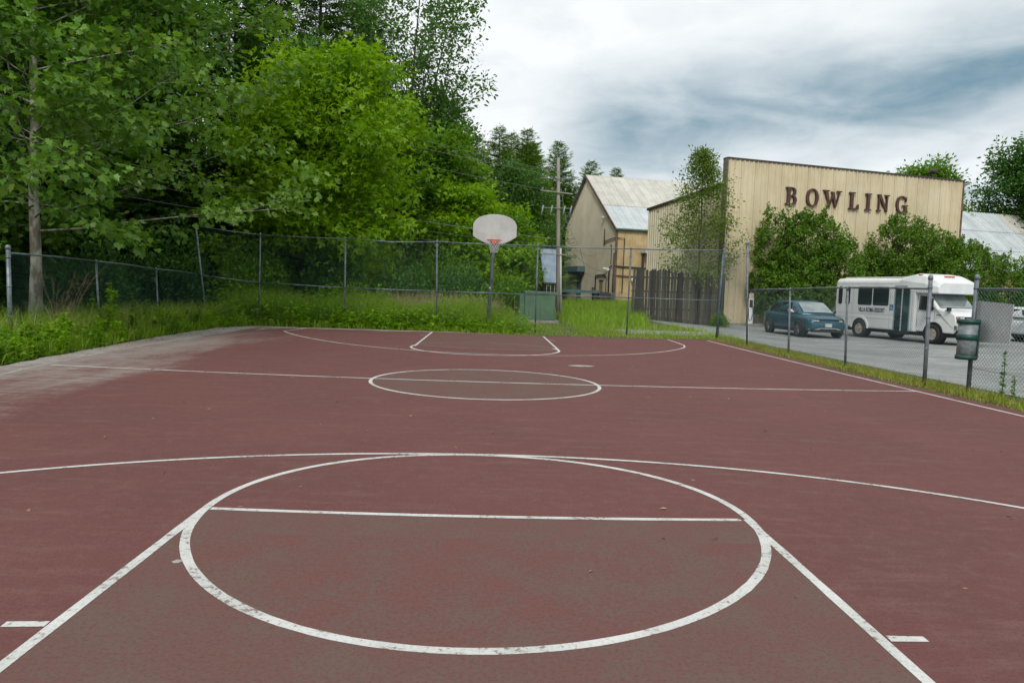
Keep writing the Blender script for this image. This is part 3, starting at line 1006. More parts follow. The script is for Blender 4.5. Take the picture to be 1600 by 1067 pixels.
# ================================================================== green transformer box
M_TGRN = mat('dull_green_enamel', lin('#56755a'), lin('#4b684f'), .5, 2, streak=(lin('#6a8569'), .4))
M_CONC = mat('old_concrete', (.32, .31, .28), (.23, .22, .20), .9, 3, bump=.3, bscale=20)
tx = empty('transformer_box', (2.28, 28.6, gz1(2.28, 28.6)), .04, 'dull green transformer cabinet standing in the grass', 'transformer')
mb = MB(); mb.box((0, 0, .05), (1.9, 1.3, .16)); mb.build('pad', M_CONC, tx)
mb = MB(); mb.box((.08, .06, .72), (1.42, .95, 1.2)); mb.build('cabinet', M_TGRN, tx, False, .02)
mb = MB(); mb.prism([(-.62, 0), (.66, 0), (.66, .10), (-.52, .14), (-.62, .10)], lambda u, v, d: (.1 + u * 1.17, .06 + d, 1.322 + v), -.52, .52); mb.build('lid', M_TGRN, tx, False, .012)
mb = MB(); mb.box((-.745, .06, .70), (.22, .85, 1.12)); mb.build('side_duct', M_TGRN, tx, False, .015)
for s_ in (-1, 1):
    mb = MB(); mb.box((.09 + s_ * .345, -.427, .70), (.66, .012, 1.08)); d_ = mb.build('door', M_TGRN, tx, False, .004)
    mb = MB(); mb.box((.09 + s_ * .06, -.442, .72), (.025, .02, .14)); mb.build('handle', M_GALVD, d_)

# ================================================================== utility pole and wires
M_POLE = mat('weathered_pole_wood', (.34, .31, .27), (.22, .195, .165), .9, 4, bump=.4, bscale=14, stretch=(1, 1, .15))
M_PORC = mat('grey_porcelain', (.26, .28, .29), None, .35)
M_CABLE = mat('cable_black', (.02, .02, .02), None, .6)
M_CABLEG = mat('aluminium_cable', (.20, .21, .22), None, .5, metal=.3)
PX, PY = 3.58, 31.7
up_ = empty('utility_pole', (PX, PY, gz1(PX, PY)), 0, 'weathered wooden utility pole with crossarms beside the gabled building', 'utility pole')
PH = 8.1
lean_x = lambda z: -.28 * z / PH
mb = MB(); mb.tube([(0, 0, -.2), (lean_x(4), 0, 4), (lean_x(PH), 0, PH)], [.115, .10, .078], 12); mb.build('shaft', M_POLE, up_, True)
for z, L, tilt, mm in ((7.06, .95, .015, M_PORC), (6.38, .95, -.07, M_POLE), (5.60, .9, 0, M_PORC)):
    mb = MB()
    x0 = lean_x(z)
    mb.tube([(x0 - L * .95, -.14, z - tilt * L), (x0 + L * .75, -.14, z + tilt * L)], .018 if mm is M_PORC else .038, 6)
    ca = mb.build('crossarm', mm, up_)
    for q in (-.85, -.35, .35, .72) if z < 7 else (-.85, .72):
        mb = MB()
        xq = x0 + q * L
        if z < 6:
            mb.tube([(xq, -.16, z + .12), (xq - .05, -.18, z - .12), (xq - .1, -.2, z - .38)], [.04, .036, .03], 8)
        else:
            mb.tube([(xq, -.14, z + .02), (xq, -.14, z + .12), (xq, -.14, z + .15), (xq, -.14, z + .2)], [.02, .025, .05, .03], 8)
        mb.build('insulator', M_PORC, ca, True)
mb = MB(); mb.tube([(.12, -.06, .3), (.11 + lean_x(3.6), -.06, 3.62)], .05, 8); mb.build('conduit', mat('pale_conduit', (.5, .5, .48), None, .5), up_, True)
mb = MB(); mb.tube([(lean_x(6.4) + .12, -.05, 6.6), (lean_x(6) + .4, -.2, 5.0), (.95, -.3, 3.6), (1.3, .2, 2.6)], .012, 5); mb.build('guy_wire', M_CABLEG, up_)
mb = MB(); mb.box((-.3, -.1, 3.30), (1.2, .06, .06)); mb.build('service_arm', M_POLE, up_)


def wire(name, a, b_, sag, r, m_, label):
    pts = [(a[0] + (b_[0] - a[0]) * s_, a[1] + (b_[1] - a[1]) * s_, a[2] + (b_[2] - a[2]) * s_ - sag * 4 * s_ * (1 - s_)) for s_ in np.linspace(0, 1, 25)]
    mb_ = MB()
    mb_.tube(pts, r * .8, 5)
    return tag(mb_.build(name, m_, None, True), label, 'cable', 'overhead cables')


z0p = gz1(PX, PY)
wire('overhead_cable', (PX - .2, PY - .14, 4.05), (-17.5, 17.0, 6.2), .45, .017, M_CABLEG, 'thick pale overhead cable passing behind the backboard')
wire('overhead_cable', (PX - .2, PY - .12, 3.55), (-17.5, 18.5, 5.0), .5, .011, M_CABLEG, 'thin lower overhead cable passing just under the backboard top')
wire('overhead_cable', (PX - .25, PY - .14, 3.75), (-17.5, 19.5, 5.6), .4, .008, M_CABLEG, 'thin middle overhead cable left of the utility pole')
for dx_, zz, lab in ((-1.0, 7.3, 'left'), (.4, 7.3, 'right'), (-.9, 6.5, 'lower')):
    wire('overhead_cable', (PX + dx_ - .2, PY - .14, zz), (-21 + dx_ * 2, 22.5, zz + 4.6), .6, .010, M_CABLEG, f'high {lab} power line rising from the pole crossarm into the trees')
wire('overhead_cable', (PX - .1, PY, 4.45), (10.4, 64.0, 5.2), .7, .012, M_CABLE, 'black service cable from pole to gable wall, upper one')
wire('overhead_cable', (PX, PY, 4.0), (11.6, 64.2, 3.5), .6, .012, M_CABLE, 'black service cable from pole to pipe bracket, middle one')
wire('overhead_cable', (PX, PY, 3.6), (11.8, 64.3, 3.2), .9, .010, M_CABLE, 'black service cable from pole to pipe bracket, lowest one')

# ================================================================== stockade of tall boards
M_BOARDS = mat('weathered_fence_board', (.068, .064, .052), (.030, .029, .024), .95, 3, stretch=(4, 4, .35), bump=.4, bscale=10, lo=.3, hi=.7, vary=.35)
M_BOARDS2 = mat('greener_fence_board', (.085, .083, .066), (.045, .045, .034), .95, 3, stretch=(4, 4, .35), bump=.4, bscale=10, lo=.3, hi=.7, vary=.35)
st = empty('stockade_fence', (0, 0, 0), 0, 'tall weathered stockade of dark wooden boards under the thin tree', 'fence')
p0, p1 = np.array([8.18, 36.5]), np.array([13.3, 35.75])
n_b = 33
shared = []
for q in range(4):
    mb = MB()
    w_ = .138 + .006 * q
    pol = [(-w_ / 2, 0), (w_ / 2, 0), (w_ / 2, 2.82 + .03 * q), (w_ / 2 - .03, 2.9 + .03 * q), (-w_ / 2 + .035, 2.88 + .03 * q), (-w_ / 2, 2.80 + .02 * q)]
    mb.prism(pol, lambda u, v, d: (u, d, v), -.011, .011)
    o = mb.build('board', M_BOARDS if q % 2 else M_BOARDS2, st)
    shared.append(o.data)
    bpy.data.objects.remove(o)
ang = math.atan2(p1[1] - p0[1], p1[0] - p0[0])
for i in range(n_b):
    f = (i + .5) / n_b
    q = p0 + (p1 - p0) * f
    o = bpy.data.objects.new('board', shared[rnd.randrange(4)])
    link(o, st)
    o.location = (q[0], q[1] - .03 - (.05 if i % 2 else 0), gz1(q[0], q[1]) - .02 + rnd.gauss(0, .03))
    o.rotation_euler = (rnd.gauss(0, .008), rnd.gauss(0, .012) + (.03 if i < 3 else 0), ang + rnd.gauss(0, .03))
for z in (.6, 1.6, 2.4):
    mb = MB(); mb.box(((p0[0] + p1[0]) / 2, (p0[1] + p1[1]) / 2 + .05, z), (5.1, .05, .09), ang); mb.build('rail', M_BOARDS, st)
# return side at the right end, running back
for i in range(9):
    o = bpy.data.objects.new('board', shared[rnd.randrange(4)])
    link(o, st)
    o.location = (13.4 + .02 * i, 35.9 + i * .16, gz1(13.4, 36) - .02 + rnd.gauss(0, .03))
    o.rotation_euler = (0, rnd.gauss(0, .012), 1.45)

# ================================================================== buildings: ribbed metal sheets
M_TAN = mat('tan_metal_siding', lin('#d6c9aa'), lin('#cbbd9c'), .55, .6, streak=(lin('#917754'), .4), vary=.045, drip=(lin('#6e5a42'), 11.3, .55))
M_TANF = mat('cream_gable_siding', lin('#dcd3ba'), lin('#d0c6ab'), .6, .5, streak=(lin('#a39778'), .3), vary=.05)
M_TANW = mat('ochre_wall_siding', lin('#c6b083'), lin('#b1986a'), .6, .9, streak=(lin('#7f6a47'), .45), vary=.06)
M_ROOFA = mat('dull_roof_metal', lin('#c8c7bd'), lin('#bab7ad'), .5, .9, streak=(lin('#a08d78'), .4), vary=.06)
M_ROOFB = mat('pale_roof_metal', lin('#c2c9ca'), lin('#b2babc'), .45, .9, streak=(lin('#8f887c'), .3), vary=.06)
M_TRIM = mat('dark_brown_trim', lin('#4a3f38'), lin('#3a322d'), .6, 3)
M_RUST = mat('rusty_trim', lin('#7a5f50'), lin('#5b463b'), .8, 3)
M_GTRIM = mat('blue_green_paint', lin('#587678'), lin('#496467'), .6, 3)


def sheet_panel(name, O, U, Wd, zb, zt0, zt1, nrm, m_, parent, ribs=3, rd=.055, up_v=(0, 0, 1)):
    """one ribbed sheet: O origin, U unit along, Wd width, runs along up_v from zb to zt0 / zt1 (left / right), ribs proud along nrm."""
    O, U, nrm, up_v = Vector(O), Vector(U), Vector(nrm), Vector(up_v)
    pr = [(0, 0)]
    sp = Wd / ribs
    for i in range(ribs):
        c_ = (i + .5) * sp
        pr += [(c_ - .055, 0), (c_ - .022, rd), (c_ + .022, rd), (c_ + .055, 0)]
    pr.append((Wd - .018, 0))
    vs = []
    for u, d in pr:
        zt = zt0 + (zt1 - zt0) * u / Wd
        vs.append(O + U * u + nrm * d + up_v * zb)
        vs.append(O + U * u + nrm * d + up_v * zt)
    mb_ = MB()
    mb_.add(vs, [(2 * i, 2 * i + 2, 2 * i + 3, 2 * i + 1) for i in range(len(pr) - 1)])
    return mb_.build(name, m_, parent)


# ---- bowling hall: tall front with a parapet
FA = Vector((14.0, 38.25, 0))
FB = Vector((31.6, 43.2, 0))
FU = (FB - FA).normalized()
FN = Vector((FU.y, -FU.x, 0))
FL = (FB - FA).length
bw_ = empty('bowling_hall', FA, 0, 'tan ribbed-metal bowling hall with tall parapet front', 'building')
o0 = Vector((0, 0, 0))
npan = 19
pw = FL / npan
zb_ = -.35
for i in range(npan):
    sheet_panel('wall_panel', FU * (i * pw), FU, pw, zb_, 9.62, 9.62, FN, M_TAN, bw_)
mb = MB()
q0, q1 = -FN * .10, FU * FL - FN * .10


def slab(mb_, a, b_, zb, zt, th, n_):
    """upright slab from a to b, thickness th behind (against n_)."""
    a, b_, n_ = Vector(a), Vector(b_), Vector(n_)
    vs = []
    for z in (zb, zt):
        for p in (a, b_, b_ - n_ * th, a - n_ * th):
            vs.append((p.x, p.y, z))
    mb_.add(vs, [(3, 2, 1, 0), (4, 5, 6, 7), (0, 1, 5, 4), (1, 2, 6, 5), (2, 3, 7, 6), (3, 0, 4, 7)])


slab(mb, -FN * .10, FU * FL - FN * .10, zb_, 9.58, .30, FN)
mb.build('wall_core', M_TAN, bw_)
mb = MB(); slab(mb, FU * -.06 + FN * .07, FU * (FL + .06) + FN * .07, 9.60, 9.70, .50, FN); mb.build('coping', M_TRIM, bw_)
mb = MB(); slab(mb, FU * -.06 + FN * .055, FU * .02 + FN * .055, zb_, 9.60, .46, FN); mb.build('corner_trim', mat('grey_brown_trim', lin('#7a7064'), lin('#6a6156'), .6, 3), bw_)
mb = MB(); slab(mb, FU * (FL - .02) + FN * .055, FU * (FL + .08) + FN * .055, zb_, 9.60, .46, FN); mb.build('corner_trim', M_RUST, bw_)
# side wall running back, with lower roof
SD = -FN
SLEN = 9.2
for i in range(10):
    w_ = SLEN / 10
    za, zc_ = 8.05 - .62 * i / 10, 8.05 - .62 * (i + 1) / 10
    sheet_panel('side_wall_panel', SD * (.42 + (i + 1) * w_), -SD, w_, zb_, zc_, za, -FU, M_TANF, bw_)
mb = MB()
a, b_ = SD * .42 + FU * .03, SD * (.42 + SLEN) + FU * .03
vs = [(a.x, a.y, zb_), (b_.x, b_.y, zb_), (b_.x, b_.y, 7.42), (a.x, a.y, 8.04)]
vs += [(x + FU.x * 16, y + FU.y * 16, z) for x, y, z in vs]
mb.add(vs, [(0, 1, 2, 3), (7, 6, 5, 4), (0, 4, 5, 1), (1, 5, 6, 2), (3, 2, 6, 7), (0, 3, 7, 4)])
mb.build('hall_body', M_TANF, bw_)
mb = MB()
a, b_ = SD * .40 - FU * .12, SD * (.5 + SLEN) - FU * .12
vs = [(a.x, a.y, 8.07), (b_.x, b_.y, 7.43), (b_.x + FU.x * 16.2, b_.y + FU.y * 16.2, 7.43), (a.x + FU.x * 16.2, a.y + FU.y * 16.2, 8.07)]
vs += [(x, y, z + .16) for x, y, z in vs]
mb.add(vs, [(3, 2, 1, 0), (4, 5, 6, 7), (0, 1, 5, 4), (1, 2, 6, 5), (2, 3, 7, 6), (3, 0, 4, 7)])
mb.build('roof', M_TRIM, bw_)
mb = MB(); p = SD * .2 - FU * .12; mb.tube([(p.x, p.y, 8.25), (p.x - .12, p.y - .12, 8.2), (p.x - .2, p.y - .25, 8.14)], [.06, .06, .09], 8); mb.build('floodlight', M_WHITEP, bw_, True)
mb = MB(); p = FU * 15.6 - FN * .2; mb.tube([(p.x, p.y, 9.68), (p.x, p.y, 9.95)], .035, 6); mb.tube([(p.x, p.y, 10.05), (p.x + FN.x * .35, p.y + FN.y * .35, 10.12)], [.12, .2], 10); mb.tube([(p.x, p.y, 9.92), (p.x, p.y, 10.14)], .13, 10); mb.build('roof_floodlight', M_TRIM, bw_, True)
mb = MB(); slab(mb, FU * -.4 + FN * 1.2, FU * FL + FN * 1.2, -.4, -.10, .18, FN); kb = mb.build('kerb', M_CONC); kb.location = FA; tag(kb, kind='structure')

# ---- BOWLING sign: separate raised serif letters
M_LET = mat('brown_sign_letter', lin('#573830'), lin('#472c25'), .45, 4)


def letter_mesh(ch):
    """list of polygons (2D, unit cap height) - each extruded on its own"""
    P_ = []
    box = lambda x0, y0, x1, y1: P_.append([(x0, y0), (x1, y0), (x1, y1), (x0, y1)])

    def arc(cx_, cy_, rx, ry, tx_, ty, a0, a1, n_=14):
        aa = np.linspace(math.radians(a0), math.radians(a1), n_ + 1)
        for i in range(n_):
            u0, u1 = aa[i], aa[i + 1]
            out = lambda a: (cx_ + rx * math.cos(a), cy_ + ry * math.sin(a))
            inn = lambda a: (cx_ + (rx - tx_) * math.cos(a), cy_ + (ry - ty) * math.sin(a))
            P_.append([out(u0), out(u1), inn(u1), inn(u0)])
    st_ = .19
    if ch == 'B':
        box(.10, .07, .10 + st_, .93); box(0, 0, .42, .07); box(0, .93, .40, 1)
        arc(.40, .745, .27, .255, .17, .07, -90, 90); arc(.42, .27, .31, .27, .18, .07, -90, 90)
        box(.29, .49, .41, .54)
    elif ch == 'O':
        arc(.42, .5, .42, .52, .17, .07, 0, 360, 30)
    elif ch == 'W':
        P_ += [[(.13, .93), (.33, .93), (.53, .12), (.44, -.02)], [(.44, -.02), (.53, .12), (.78, .93), (.66, .80)],
               [(.57, .93), (.77, .93), (.97, .12), (.88, -.02)], [(.88, -.02), (.97, .12), (1.20, .93), (1.12, .93)]]
        box(0, .935, .44, 1); box(.98, .935, 1.32, 1)
    elif ch == 'L':
        box(.10, .07, .10 + st_, .93); box(0, .93, .42, 1); box(0, 0, .68, .07)
        P_.append([(.50, .072), (.68, .072), (.68, .30), (.63, .30)])
    elif ch == 'I':
        box(.12, .07, .12 + st_, .93); box(0, .93, .43, 1); box(0, 0, .43, .07)
    elif ch == 'N':
        box(.12, .07, .20, .86); box(0, 0, .32, .07); box(.70, .02, .78, .93); box(.56, .93, .90, 1)
        P_.append([(.02, 1.0), (.27, 1.0), (.78, -.02), (.70, -.02), (.12, .90)])
    elif ch == 'G':
        arc(.43, .5, .43, .52, .17, .07, 48, 325, 26)
        box(.62, .05, .80, .40); box(.50, .40, .90, .47); box(.70, .66, .77, .96)
    return P_


sign = empty('bowling_sign', FA, 0, 'raised dark brown serif letters spelling BOWLING on the tan wall', 'sign')
s0 = 4.12
CAPH = 1.06
spots = [('B', 0.0), ('O', 1.33), ('W', 2.42), ('L', 4.22), ('I', 5.35), ('N', 6.15), ('G', 7.52)]
for ch, off in spots:
    mb = MB()
    for k_, pg in enumerate(letter_mesh(ch)):
        dd = .05 + .0015 * (k_ % 7)
        mb.prism(pg, lambda u, v, d: tuple(FU * (s0 + off * 1.13 + u * 1.08) + FN * d + Vector((0, 0, 7.16 + (s0 + off) * .004 + v * CAPH))), dd, .17 + .0021 * (k_ % 7))
    mb.build('letter', M_LET, sign)

# ---- gabled building behind
GA = Vector((12.3, 65.3, 0))
gb = empty('gabled_building', GA, 0, 'cream gabled metal building with two-tone roof behind the pole', 'building')
GU = Vector((.97, .243, 0)).normalized()
GB = Vector((-GU.y, GU.x, 0))          # along the gable end, going back
GN = -GU                                # outward normal of gable end
GWN = -GB                               # outward normal of side wall
GLn, AP, EV, EV2, RG = 14.6, 8.4, 7.75, 8.9, 13.85
ng = 16
top_at = lambda s_: EV + (RG - EV) * s_ / AP if s_ < AP else RG + (EV2 - RG) * (s_ - AP) / (GLn - AP)
zg = .2
for i in range(ng):
    sa, sb = GLn * i / ng, GLn * (i + 1) / ng
    sheet_panel('gable_panel', GB * sb, -GB, sb - sa, zg, top_at(sb) - .03, top_at(sa) - .03, GN, M_TANF, gb, 3, .018)
nw = 10
for i in range(nw):
    sheet_panel('side_panel', GU * (i * .92), GU, .92, zg, EV - .04, EV - .04, GWN, M_TANW, gb, 3, .03)
mb = MB()
pol = [(0.03, zg), (GLn, zg), (GLn, EV2 - .06), (AP, RG - .06), (0.03, EV - .06)]
mb.prism(pol, lambda u, v, d: tuple(GB * u + GU * d + Vector((0, 0, v))), .04, 16)
mb.build('building_core', M_TANF, gb)
# roof sheets, two rows on the near slope
sl_dir = (GB * AP + Vector((0, 0, RG - EV)))
SLn = sl_dir.length
sl_dir.normalize()
rn_ = GU.cross(sl_dir).normalized()
if rn_.z < 0:
    rn_ = -rn_
cut_ = SLn * .43
for i in range(18):
    O_ = GU * (-.25 + i * .92)
    sheet_panel('roof_sheet', O_ + Vector((0, 0, EV)) - sl_dir * .28 + rn_ * .03, GU, .92, 0, cut_, cut_, rn_, M_ROOFB, gb, 3, .03, sl_dir)
    sheet_panel('roof_sheet', O_ + Vector((0, 0, EV)) + sl_dir * (cut_ - .34) + rn_ * .058, GU, .92, 0, SLn - cut_ + .36, SLn - cut_ + .36, rn_, M_ROOFA, gb, 3, .03, sl_dir)
far_d = (GB * (GLn - AP) + Vector((0, 0, EV2 - RG)))
FLn = far_d.length
far_d.normalize()
mb = MB()
a = GU * -.25 + GB * AP + Vector((0, 0, RG + .08))
vs = [a, a + GU * 16.5, a + GU * 16.5 + far_d * (FLn + .3), a + far_d * (FLn + .3)]
vs += [v - Vector((0, 0, .1)) for v in vs]
mb.add(vs, [(0, 1, 2, 3), (7, 6, 5, 4), (0, 4, 5, 1), (1, 5, 6, 2), (2, 6, 7, 3), (3, 7, 4, 0)])
mb.build('rear_roof', M_ROOFA, gb)
for pa, pb, mm in (((0 - .28, EV - .2), (AP, RG), M_RUST), ((AP, RG), (GLn + .25, EV2 - .2), M_TRIM)):
    mb = MB()
    A_ = GB * pa[0] - GU * .29 + Vector((0, 0, pa[1]))
    B_ = GB * pb[0] - GU * .29 + Vector((0, 0, pb[1]))
    vs = []
    for p in (A_, B_):
        for du, dz_ in ((0, -.20), (.06, -.20), (.06, .10), (0, .10)):
            vs.append(p + GU * du + Vector((0, 0, dz_)))
    mb.add(vs, [(0, 1, 2, 3), (7, 6, 5, 4), (0, 4, 5, 1), (1, 5, 6, 2), (2, 6, 7, 3), (3, 7, 4, 0)])
    mb.build('barge_board', mm, gb)
e_ = -sl_dir * .30
mb = MB(); a = e_ - GU * .3 + Vector((0, 0, EV - .02)); mb.tube([a, a + GU * 17], .10, 6); mb.build('gutter', M_GTRIM, gb)
mb = MB(); a = GN * .07 + GWN * .07; mb.tube([(a.x, a.y, zg), (a.x, a.y, EV - .25)], .11, 6); mb.build('corner_trim', M_RUST, gb)


def on_gable(s_, z, d=.05):
    p = GB * s_ + GN * d
    return Vector((p.x, p.y, z))


def on_side(u, z, d=.05):
    p = GU * u + GWN * d
    return Vector((p.x, p.y, z))


def wall_box(s0_, s1_, z0_, z1_, d, fn):
    mb_ = MB()
    vs = [fn(s0_, z0_, .02), fn(s1_, z0_, .02), fn(s1_, z1_, .02), fn(s0_, z1_, .02), fn(s0_, z0_, d), fn(s1_, z0_, d), fn(s1_, z1_, d), fn(s0_, z1_, d)]
    mb_.add(vs, [(0, 1, 2, 3), (7, 6, 5, 4), (0, 4, 5, 1), (1, 5, 6, 2), (2, 6, 7, 3), (3, 7, 4, 0)])
    return mb_


GREYD = mat('grey_green_door', lin('#5f7375'), lin('#53666a'), .6, 3)
# hood, door and pipes on the gable end
wall_box(8.0, 12.2, 3.55, 4.15, .9, on_gable).build('hood', M_GTRIM, gb)
wall_box(8.2, 12.0, 3.25, 3.54, .5, on_gable).build('hood_soffit', M_BLACK, gb)
wall_box(8.9, 10.2, .5, 3.24, .10, on_gable).build('door', GREYD, gb)
wall_box(2.95, 3.75, .4, 2.55, .08, on_gable).build('door', mat('ochre_door', lin('#9c8a66'), lin('#8c7b59'), .6, 3), gb)
wall_box(2.85, 3.85, 2.55, 2.68, .12, on_gable).build('door_head', M_TRIM, gb)
wall_box(5.2, 5.5, 1.3, 1.9, .2, on_gable).build('meter_box', M_RUST, gb)
for pts, r_ in (([(4.8, .3), (4.8, 3.15), (2.4, 3.2), (2.2, 3.0)], .07), ([(1.35, .2), (1.35, 3.9), (.8, 4.05)], .07), ([(.35, .2), (.35, 5.3)], .06), ([(2.9, 6.1), (2.9, 7.8)], .05), ([(2.9, 6.5), (.9, 6.72), (.2, 6.75)], .045), ([(1.0, 4.2), (1.0, 6.1), (1.4, 6.1)], .04), ([(2.0, 1.3), (2.0, 3.0)], .03)):
    mb = MB(); mb.tube([on_gable(s_, z, .10) for s_, z in pts], r_, 6); mb.build('pipe', M_TRIM, gb, True)
for pts, r_ in (([(-.1, 6.72), (.75, 6.72), (.7, 1.4)], .045), ([(-.2, 4.0), (3.0, 3.9), (4.4, 3.95)], .07), ([(-.2, 3.1), (2.4, 3.0)], .05)):
    mb = MB(); mb.tube([on_side(u, z, .12) for u, z in pts], r_, 6); mb.build('pipe', M_TRIM, gb, True)
wall_box(2.55, 4.3, 5.35, 5.62, 1.1, on_side).build('side_canopy', M_ROOFB, gb)
wall_box(2.7, 2.85, .3, 5.34, .3, on_side).build('canopy_post', M_TRIM, gb)
mb = MB(); p = on_gable(3.2, 8.95, .05); mb.tube([p, p + GN * .35], [.08, .14], 8); mb.build('floodlight', M_WHITEP, gb)
mb = MB(); p = on_gable(1.75, 3.75, .1); mb.tube([p, p + GN * .3 + GB * .3], [.08, .16], 8); p = on_gable(1.3, 3.7, .1); mb.tube([p, p + GN * .3 - GB * .3], [.08, .16], 8); mb.build('twin_floodlight', M_WHITEP, gb)
mb = MB(); p = on_side(1.7, 2.75, .1); mb.tube([p, p + GWN * .3], [.1, .2], 8); mb.build('wall_lamp', M_WHITEP, gb)

# low machinery in the grass by the gable
ac = empty('condenser_unit', (10.6, 61.0, .3), .25, 'grey condenser unit in the grass below the gable wall pipes', 'condenser')
mb = MB(); mb.box((0, 0, .55), (1.7, .9, 1.1)); mb.build('casing', mat('grey_unit_metal', lin('#6d7b78'), lin('#5d6a68'), .6, 3), ac, False, .03)
mb = MB()
for i in range(8):
    mb.box((0, -.46, .2 + i * .1), (1.5, .03, .03))
mb.build('grille', M_TRIM, ac)
mb = MB(); mb.tube([(0, 0, 1.1), (0, 0, 1.16)], .38, 14); mb.build('fan_guard', M_TRIM, ac)
lo = empty('metal_trough', (8.2, 60.0, .3), .2, 'long low grey metal duct lying against the gable wall', 'duct')
mb = MB(); mb.box((0, 0, 1.15), (3.6, .8, .28)); mb.build('duct', M_GTRIM, lo, False, .02)
for s_ in (-1, 1):
    mb = MB(); mb.box((s_ * 1.4, 0, .5), (.25, .6, 1.02)); mb.build('support', M_TRIM, lo)
mb = MB(); mb.box((2.3, .1, .55), (1.1, .9, 1.1)); mb.build('intake_box', M_TRIM, lo, False, .03)

# ---- lean-to left of the pole: pale sheet roof over lattice
sh = empty('lean_to_shed', (4.35, 46.0, gz1(4.35, 46)), .15, 'small shed with steep pale metal roof and lattice behind the utility pole', 'shed')
sh.scale = (.85, 1.0, 1.12)
mb = MB(); mb.prism([(0, 0), (1.5, 0), (1.5, 3.7), (.1, 1.9)], lambda u, v, d: (d, u, v), -.55, .75); mb.build('shed_body', M_BOARDS, sh)
mb = MB(); mb.prism([(-.2, 1.72), (-.12, 1.62), (1.5, 3.78), (1.42, 3.9)], lambda u, v, d: (d, u, v), -.62, .82); mb.build('roof', mat('blue_grey_roof_sheet', lin('#8b9dab'), lin('#76889a'), .5, 2), sh)
for i in range(8):
    mb = MB(); mb.box((-.5 + i * .17, -.03, .8), (.05, .02, 1.5)); mb.build('lattice_slat', M_WHITEP if i % 2 else M_BOARDS, sh)
for i in range(7):
    mb = MB(); mb.box((.1, -.055, .25 + i * .2), (1.25, .02, .05)); mb.build('lattice_slat', M_BOARDS, sh)

# ---- low building at the right with the broad pale roof
rb = empty('low_building', (38.0, 52.0, 0), .27, 'low tan building with broad pale metal roof at the right edge', 'building')
rb.scale = (1, 1, 1.2)
for i in range(14):
    sheet_panel('wall_panel', (-1 + i * 1.0, 0, 0), (1, 0, 0), 1.0, -.3, 3.6, 3.6, (0, -1, 0), M_TANW, rb, 3, .03)
mb = MB(); mb.box((6, 5.05, 1.6), (14, 10, 3.9)); mb.build('building_core', M_TANW, rb)
rd_ = Vector((0, 6.2, 4.4)).normalized()
rnv = Vector((0, -4.4, 6.2)).normalized()
for i in range(14):
    for r_ in range(3):
        sheet_panel('roof_sheet', Vector((-1.5 + i * 1.0, -.8, 3.45)) + rd_ * (r_ * 2.55) + rnv * (.03 * r_), (1, 0, 0), 1.0, 0, 2.75, 2.75, rnv, M_ROOFB if (i < 11 or r_ < 2) else M_ROOFA, rb, 3, .03, rd_)
mb = MB()
vs = [(-1.5, 5.55, 7.98), (12.5, 5.55, 7.98), (12.5, 11.5, 3.4), (-1.5, 11.5, 3.4)]
mb.add(vs, [(0, 1, 2, 3)])
mb.build('rear_roof', M_ROOFB, rb)
mb = MB(); mb.prism([(-.8, 3.45), (5.5, 7.9), (11.5, 3.4)], lambda u, v, d: (d, u, v), -1.3, 12.3); mb.build('roof_core', M_TANW, rb)
mb = MB(); mb.box((2.5, -.05, 1.9), (2.4, .1, 1.3)); mb.build('window', M_GLASS, rb)

# ================================================================== charging post
ch = empty('charging_post', (15.35, 36.9, -.24), -.25, 'slim white car charging post by the bowling hall wall', 'charger')
mb = MB(); mb.box((0, 0, .06), (.5, .4, .14)); mb.build('plinth', M_CONC, ch)
mb = MB(); mb.box((0, 0, .86), (.27, .20, 1.46)); mb.build('cabinet', M_WHITEP, ch, False, .03)
mb = MB(); mb.box((0, -.104, 1.32), (.19, .02, .46)); mb.build('screen', M_BLACK, ch, False, .01)
mb = MB(); mb.box((0, 0, 1.75), (.26, .19, .30)); mb.build('sign_head', mat('beige_plate', lin('#b79f8c'), None, .6), ch, False, .01)
mb = MB(); mb.box((0, 0, 1.94), (.18, .16, .09)); mb.build('cap', M_GALV, ch)
mb = MB(); mb.tube([(.08, -.12, 1.2), (.12, -.16, .8), (.05, -.17, .4), (-.06, -.15, .3), (-.11, -.13, .6), (-.12, -.11, 1.05)], .018, 6); mb.build('charging_cable', M_BLACK, ch, True)

# ================================================================== vehicles
def wheel(parent, x, y, r, w, side, rimm, spokes=5):
    t_ = MB()
    prof = [(r * .66, -w / 2), (r * .93, -w / 2), (r, -w * .36), (r, w * .36), (r * .93, w / 2), (r * .66, w / 2)]
    n_ = 24
    vs = [(x + pr * math.cos(2 * PI * i / n_), y + d, r + pr * math.sin(2 * PI * i / n_)) for i in range(n_) for pr, d in prof]
    k_ = len(prof)
    fs = [(i * k_ + j, ((i + 1) % n_) * k_ + j, ((i + 1) % n_) * k_ + (j + 1) % k_, i * k_ + (j + 1) % k_) for i in range(n_) for j in range(k_)]
    t_.add(vs, fs)
    wh = t_.build('wheel', M_RUBBER, parent, True)
    m_ = MB()
    yo = y + side * w * .40
    m_.tube([(x, y - side * w * .1, r), (x, yo - side * (.01 if spokes else -.005), r)], r * .655, 20)
    m_.tube([(x, yo - side * .03, r), (x, yo + side * .03, r)], r * .17, 12)
    for i in range(spokes):
        a = 2 * PI * i / spokes + .3
        m_.tube([(x, yo, r), (x + r * .62 * math.cos(a), yo - side * .005, r + r * .62 * math.sin(a))], r * .07, 5)
    m_.build('rim', rimm, wh, False)
    return wh


